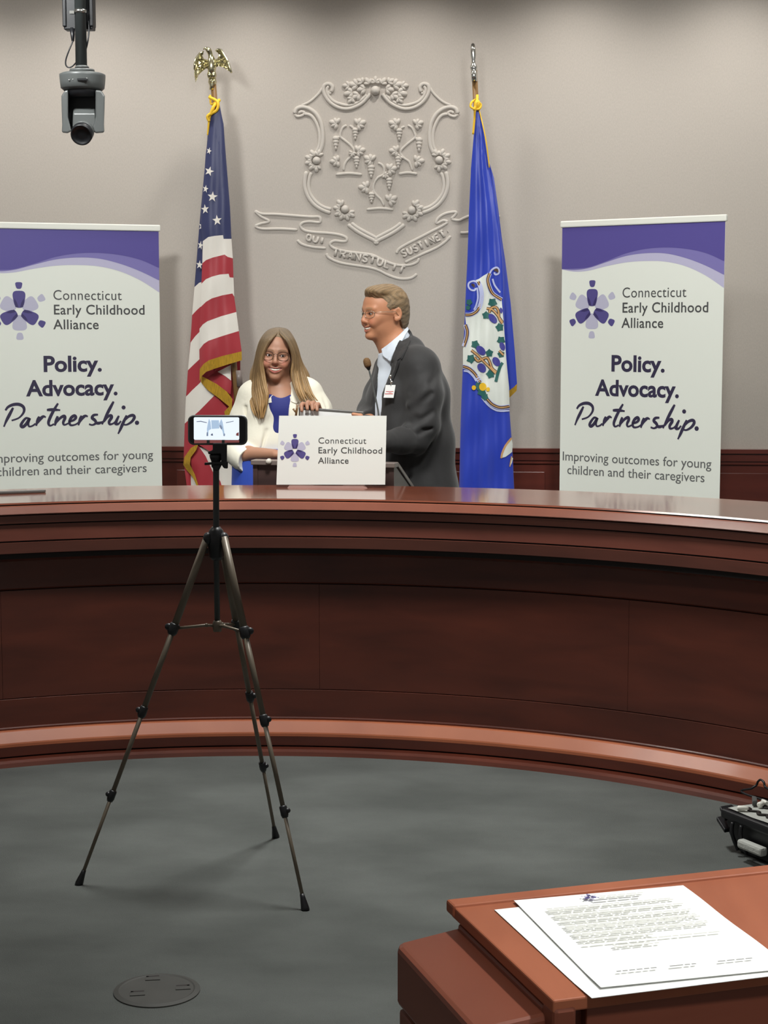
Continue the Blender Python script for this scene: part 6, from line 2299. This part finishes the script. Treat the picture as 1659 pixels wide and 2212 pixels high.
def kp(a, b, z):
    q = K + e1 * a + e2 * b
    return np.array([q[0], q[1], z])


LX, LYc = 0.50, 0.36
mb = MB()
rings = []
for z, ins in ((0.0, 0.045), (0.012, 0.03), (0.06, 0.014), (CZ - 0.03, 0.008), (CZ - 0.03, -0.004), (CZ - 0.004, -0.004), (CZ - 0.002, 0.004)):
    rings.append([kp(ins, ins, z), kp(LX - ins, ins, z), kp(LX - ins, LYc - ins, z), kp(ins, LYc - ins, z)])
vs = [p for r in rings for p in r]
fs = [(0, 1, 2, 3)] + [(i * 4 + j, i * 4 + (j + 1) % 4, i * 4 + 4 + (j + 1) % 4, i * 4 + 4 + j) for i in range(len(rings) - 1) for j in range(4)]
n_ = len(rings) * 4 - 4
fs.append((n_, n_ + 1, n_ + 2, n_ + 3))
mb.add(vs, fs)
mb.build('case_shell', M['black'], case, bevel=0.006)
for a_ in (0.0, 0.04):
    mb = MB()
    mb.tube(smooth_path([kp(0.055 + a_, -0.004, CZ - 0.03), kp(0.057 + a_, -0.007, 0.07), kp(0.065 + a_, 0.01, 0.02)], 4), 0.006, 8)
    mb.build('case_rib', M['black'], case)
mb = MB()
mb.obox(kp(0.155, -0.012, 0.055), e1, e2, (0, 0, 1), 0.055, 0.014, 0.014)
mb.build('carry_handle', M['foam'], case, bevel=0.008, label='pale grey carry handle')
for z, l_ in ((CZ - 0.026, 0.030), (0.072, 0.045)):
    q = [kp(0.015, -0.002, z - 0.012), kp(0.015, 0.07, z - 0.012), kp(-l_, 0.062, z + 0.010), kp(-l_, 0.015, z + 0.010)]
    mb = MB()
    mb.hexa(q, [p + np.array([0, 0, 0.012]) for p in q])
    mb.build('case_latch', M['black'], case, bevel=0.003)
mb = MB()
nx, ny = 60, 40
vs, fs = [], []
for i in range(nx + 1):
    for j in range(ny + 1):
        a_, b_ = 0.012 + (LX - 0.024) * i / nx, 0.012 + (LYc - 0.024) * j / ny
        vs.append(kp(a_, b_, CZ + 0.001 + 0.002 * math.sin(a_ * 40) * math.sin(b_ * 40)))
fs = [(i * (ny + 1) + j, (i + 1) * (ny + 1) + j, (i + 1) * (ny + 1) + j + 1, i * (ny + 1) + j + 1) for i in range(nx) for j in range(ny)]
mb.add(vs, fs, 0, True)
foam = mb.build('foam_insert', M['foam'], case)
for b_ in (0.055, 0.115):
    mb = MB()
    P = [kp(0.04 + 0.4 * i / 80, b_ + 0.009 * math.sin(i * 0.75), CZ + 0.0035) for i in range(81)]
    mb.tube(P, 0.0062, 6, flat=((0, 0, 1), 0.4))
    mb.build('wavy_slot', M['groove'], foam)
mb = MB().obox(kp(0.30, 0.20, CZ + 0.003), e1, e2, (0, 0, 1), 0.1, 0.012, 0.002)
mb.build('foam_slot', M['groove'], foam)
for j, (x, y, r) in enumerate(((1601, 1740, 0.011), (1643, 1732, 0.012), (1653, 1728, 0.010))):
    q = PZ(x, y, CZ + 0.02)
    mb = MB()
    ang = j * 0.9
    d = np.array([math.cos(ang), math.sin(ang), 0])
    mb.lathe(q - d * 0.012 - np.array([0, 0, 0.008]), [(0.005, 0), (r * 0.7, 0.004), (r * 0.7, 0.02), (0.006, 0.026), (0.005, 0.034)], 14, 0, d)
    o_ = mb.build('cable_connector', M['bar'], None)
    lab = ('small white connector lying alone near the left corner of the foam', 'white connector in the cluster on the foam, left one of the two', 'white connector in the cluster on the foam, right one of the two')[j]
    setp(o_, lab, 'connector', 'white connectors on the case foam')
mb = MB()
q = [PZ(x, y, CZ + 0.004) for x, y in ((1625, 1742), (1636, 1740), (1634, 1731), (1624, 1729))]
mb.hexa(q, [p + np.array([0, 0, 0.016]) for p in q])
setp(mb.build('power_adapter', M['grey_plastic'], None, bevel=0.003), 'small grey power adapter lying on the case foam', 'adapter')
mb = MB()
bk = float((K + e2 * LYc)[1]) + 0.02
def on_arc(x, y, r):
    d = ray(x, y)
    # sight line meets an upright cylinder just inside the dais front
    ox, oy = CAMP[0] - DC[0], CAMP[1] - DC[1]
    qa, qb, qc = d[0] ** 2 + d[1] ** 2, 2 * (ox * d[0] + oy * d[1]), ox * ox + oy * oy - r * r
    return CAMP + d * ((-qb + math.sqrt(qb * qb - 4 * qa * qc)) / (2 * qa))


cyb = [kp(0.10, LYc + 0.012, 0.01), kp(0.11, LYc + 0.02, 0.06), on_arc(1612, 1716, 2.345), on_arc(1624, 1703, 2.35), on_arc(1634, 1696, 2.36), on_arc(1637, 1689, 2.36), on_arc(1643, 1684.5, 2.36), on_arc(1650, 1690, 2.355),
       on_arc(1653, 1700, 2.35), on_arc(1664, 1708, 2.34), on_arc(1690, 1740, 2.33)]
mb.tube(smooth_path(cyb, 6), 0.0038, 8)
setp(mb.build('looped_cable', M['black'], None), 'thin black cable looping up behind the black case', 'cable')
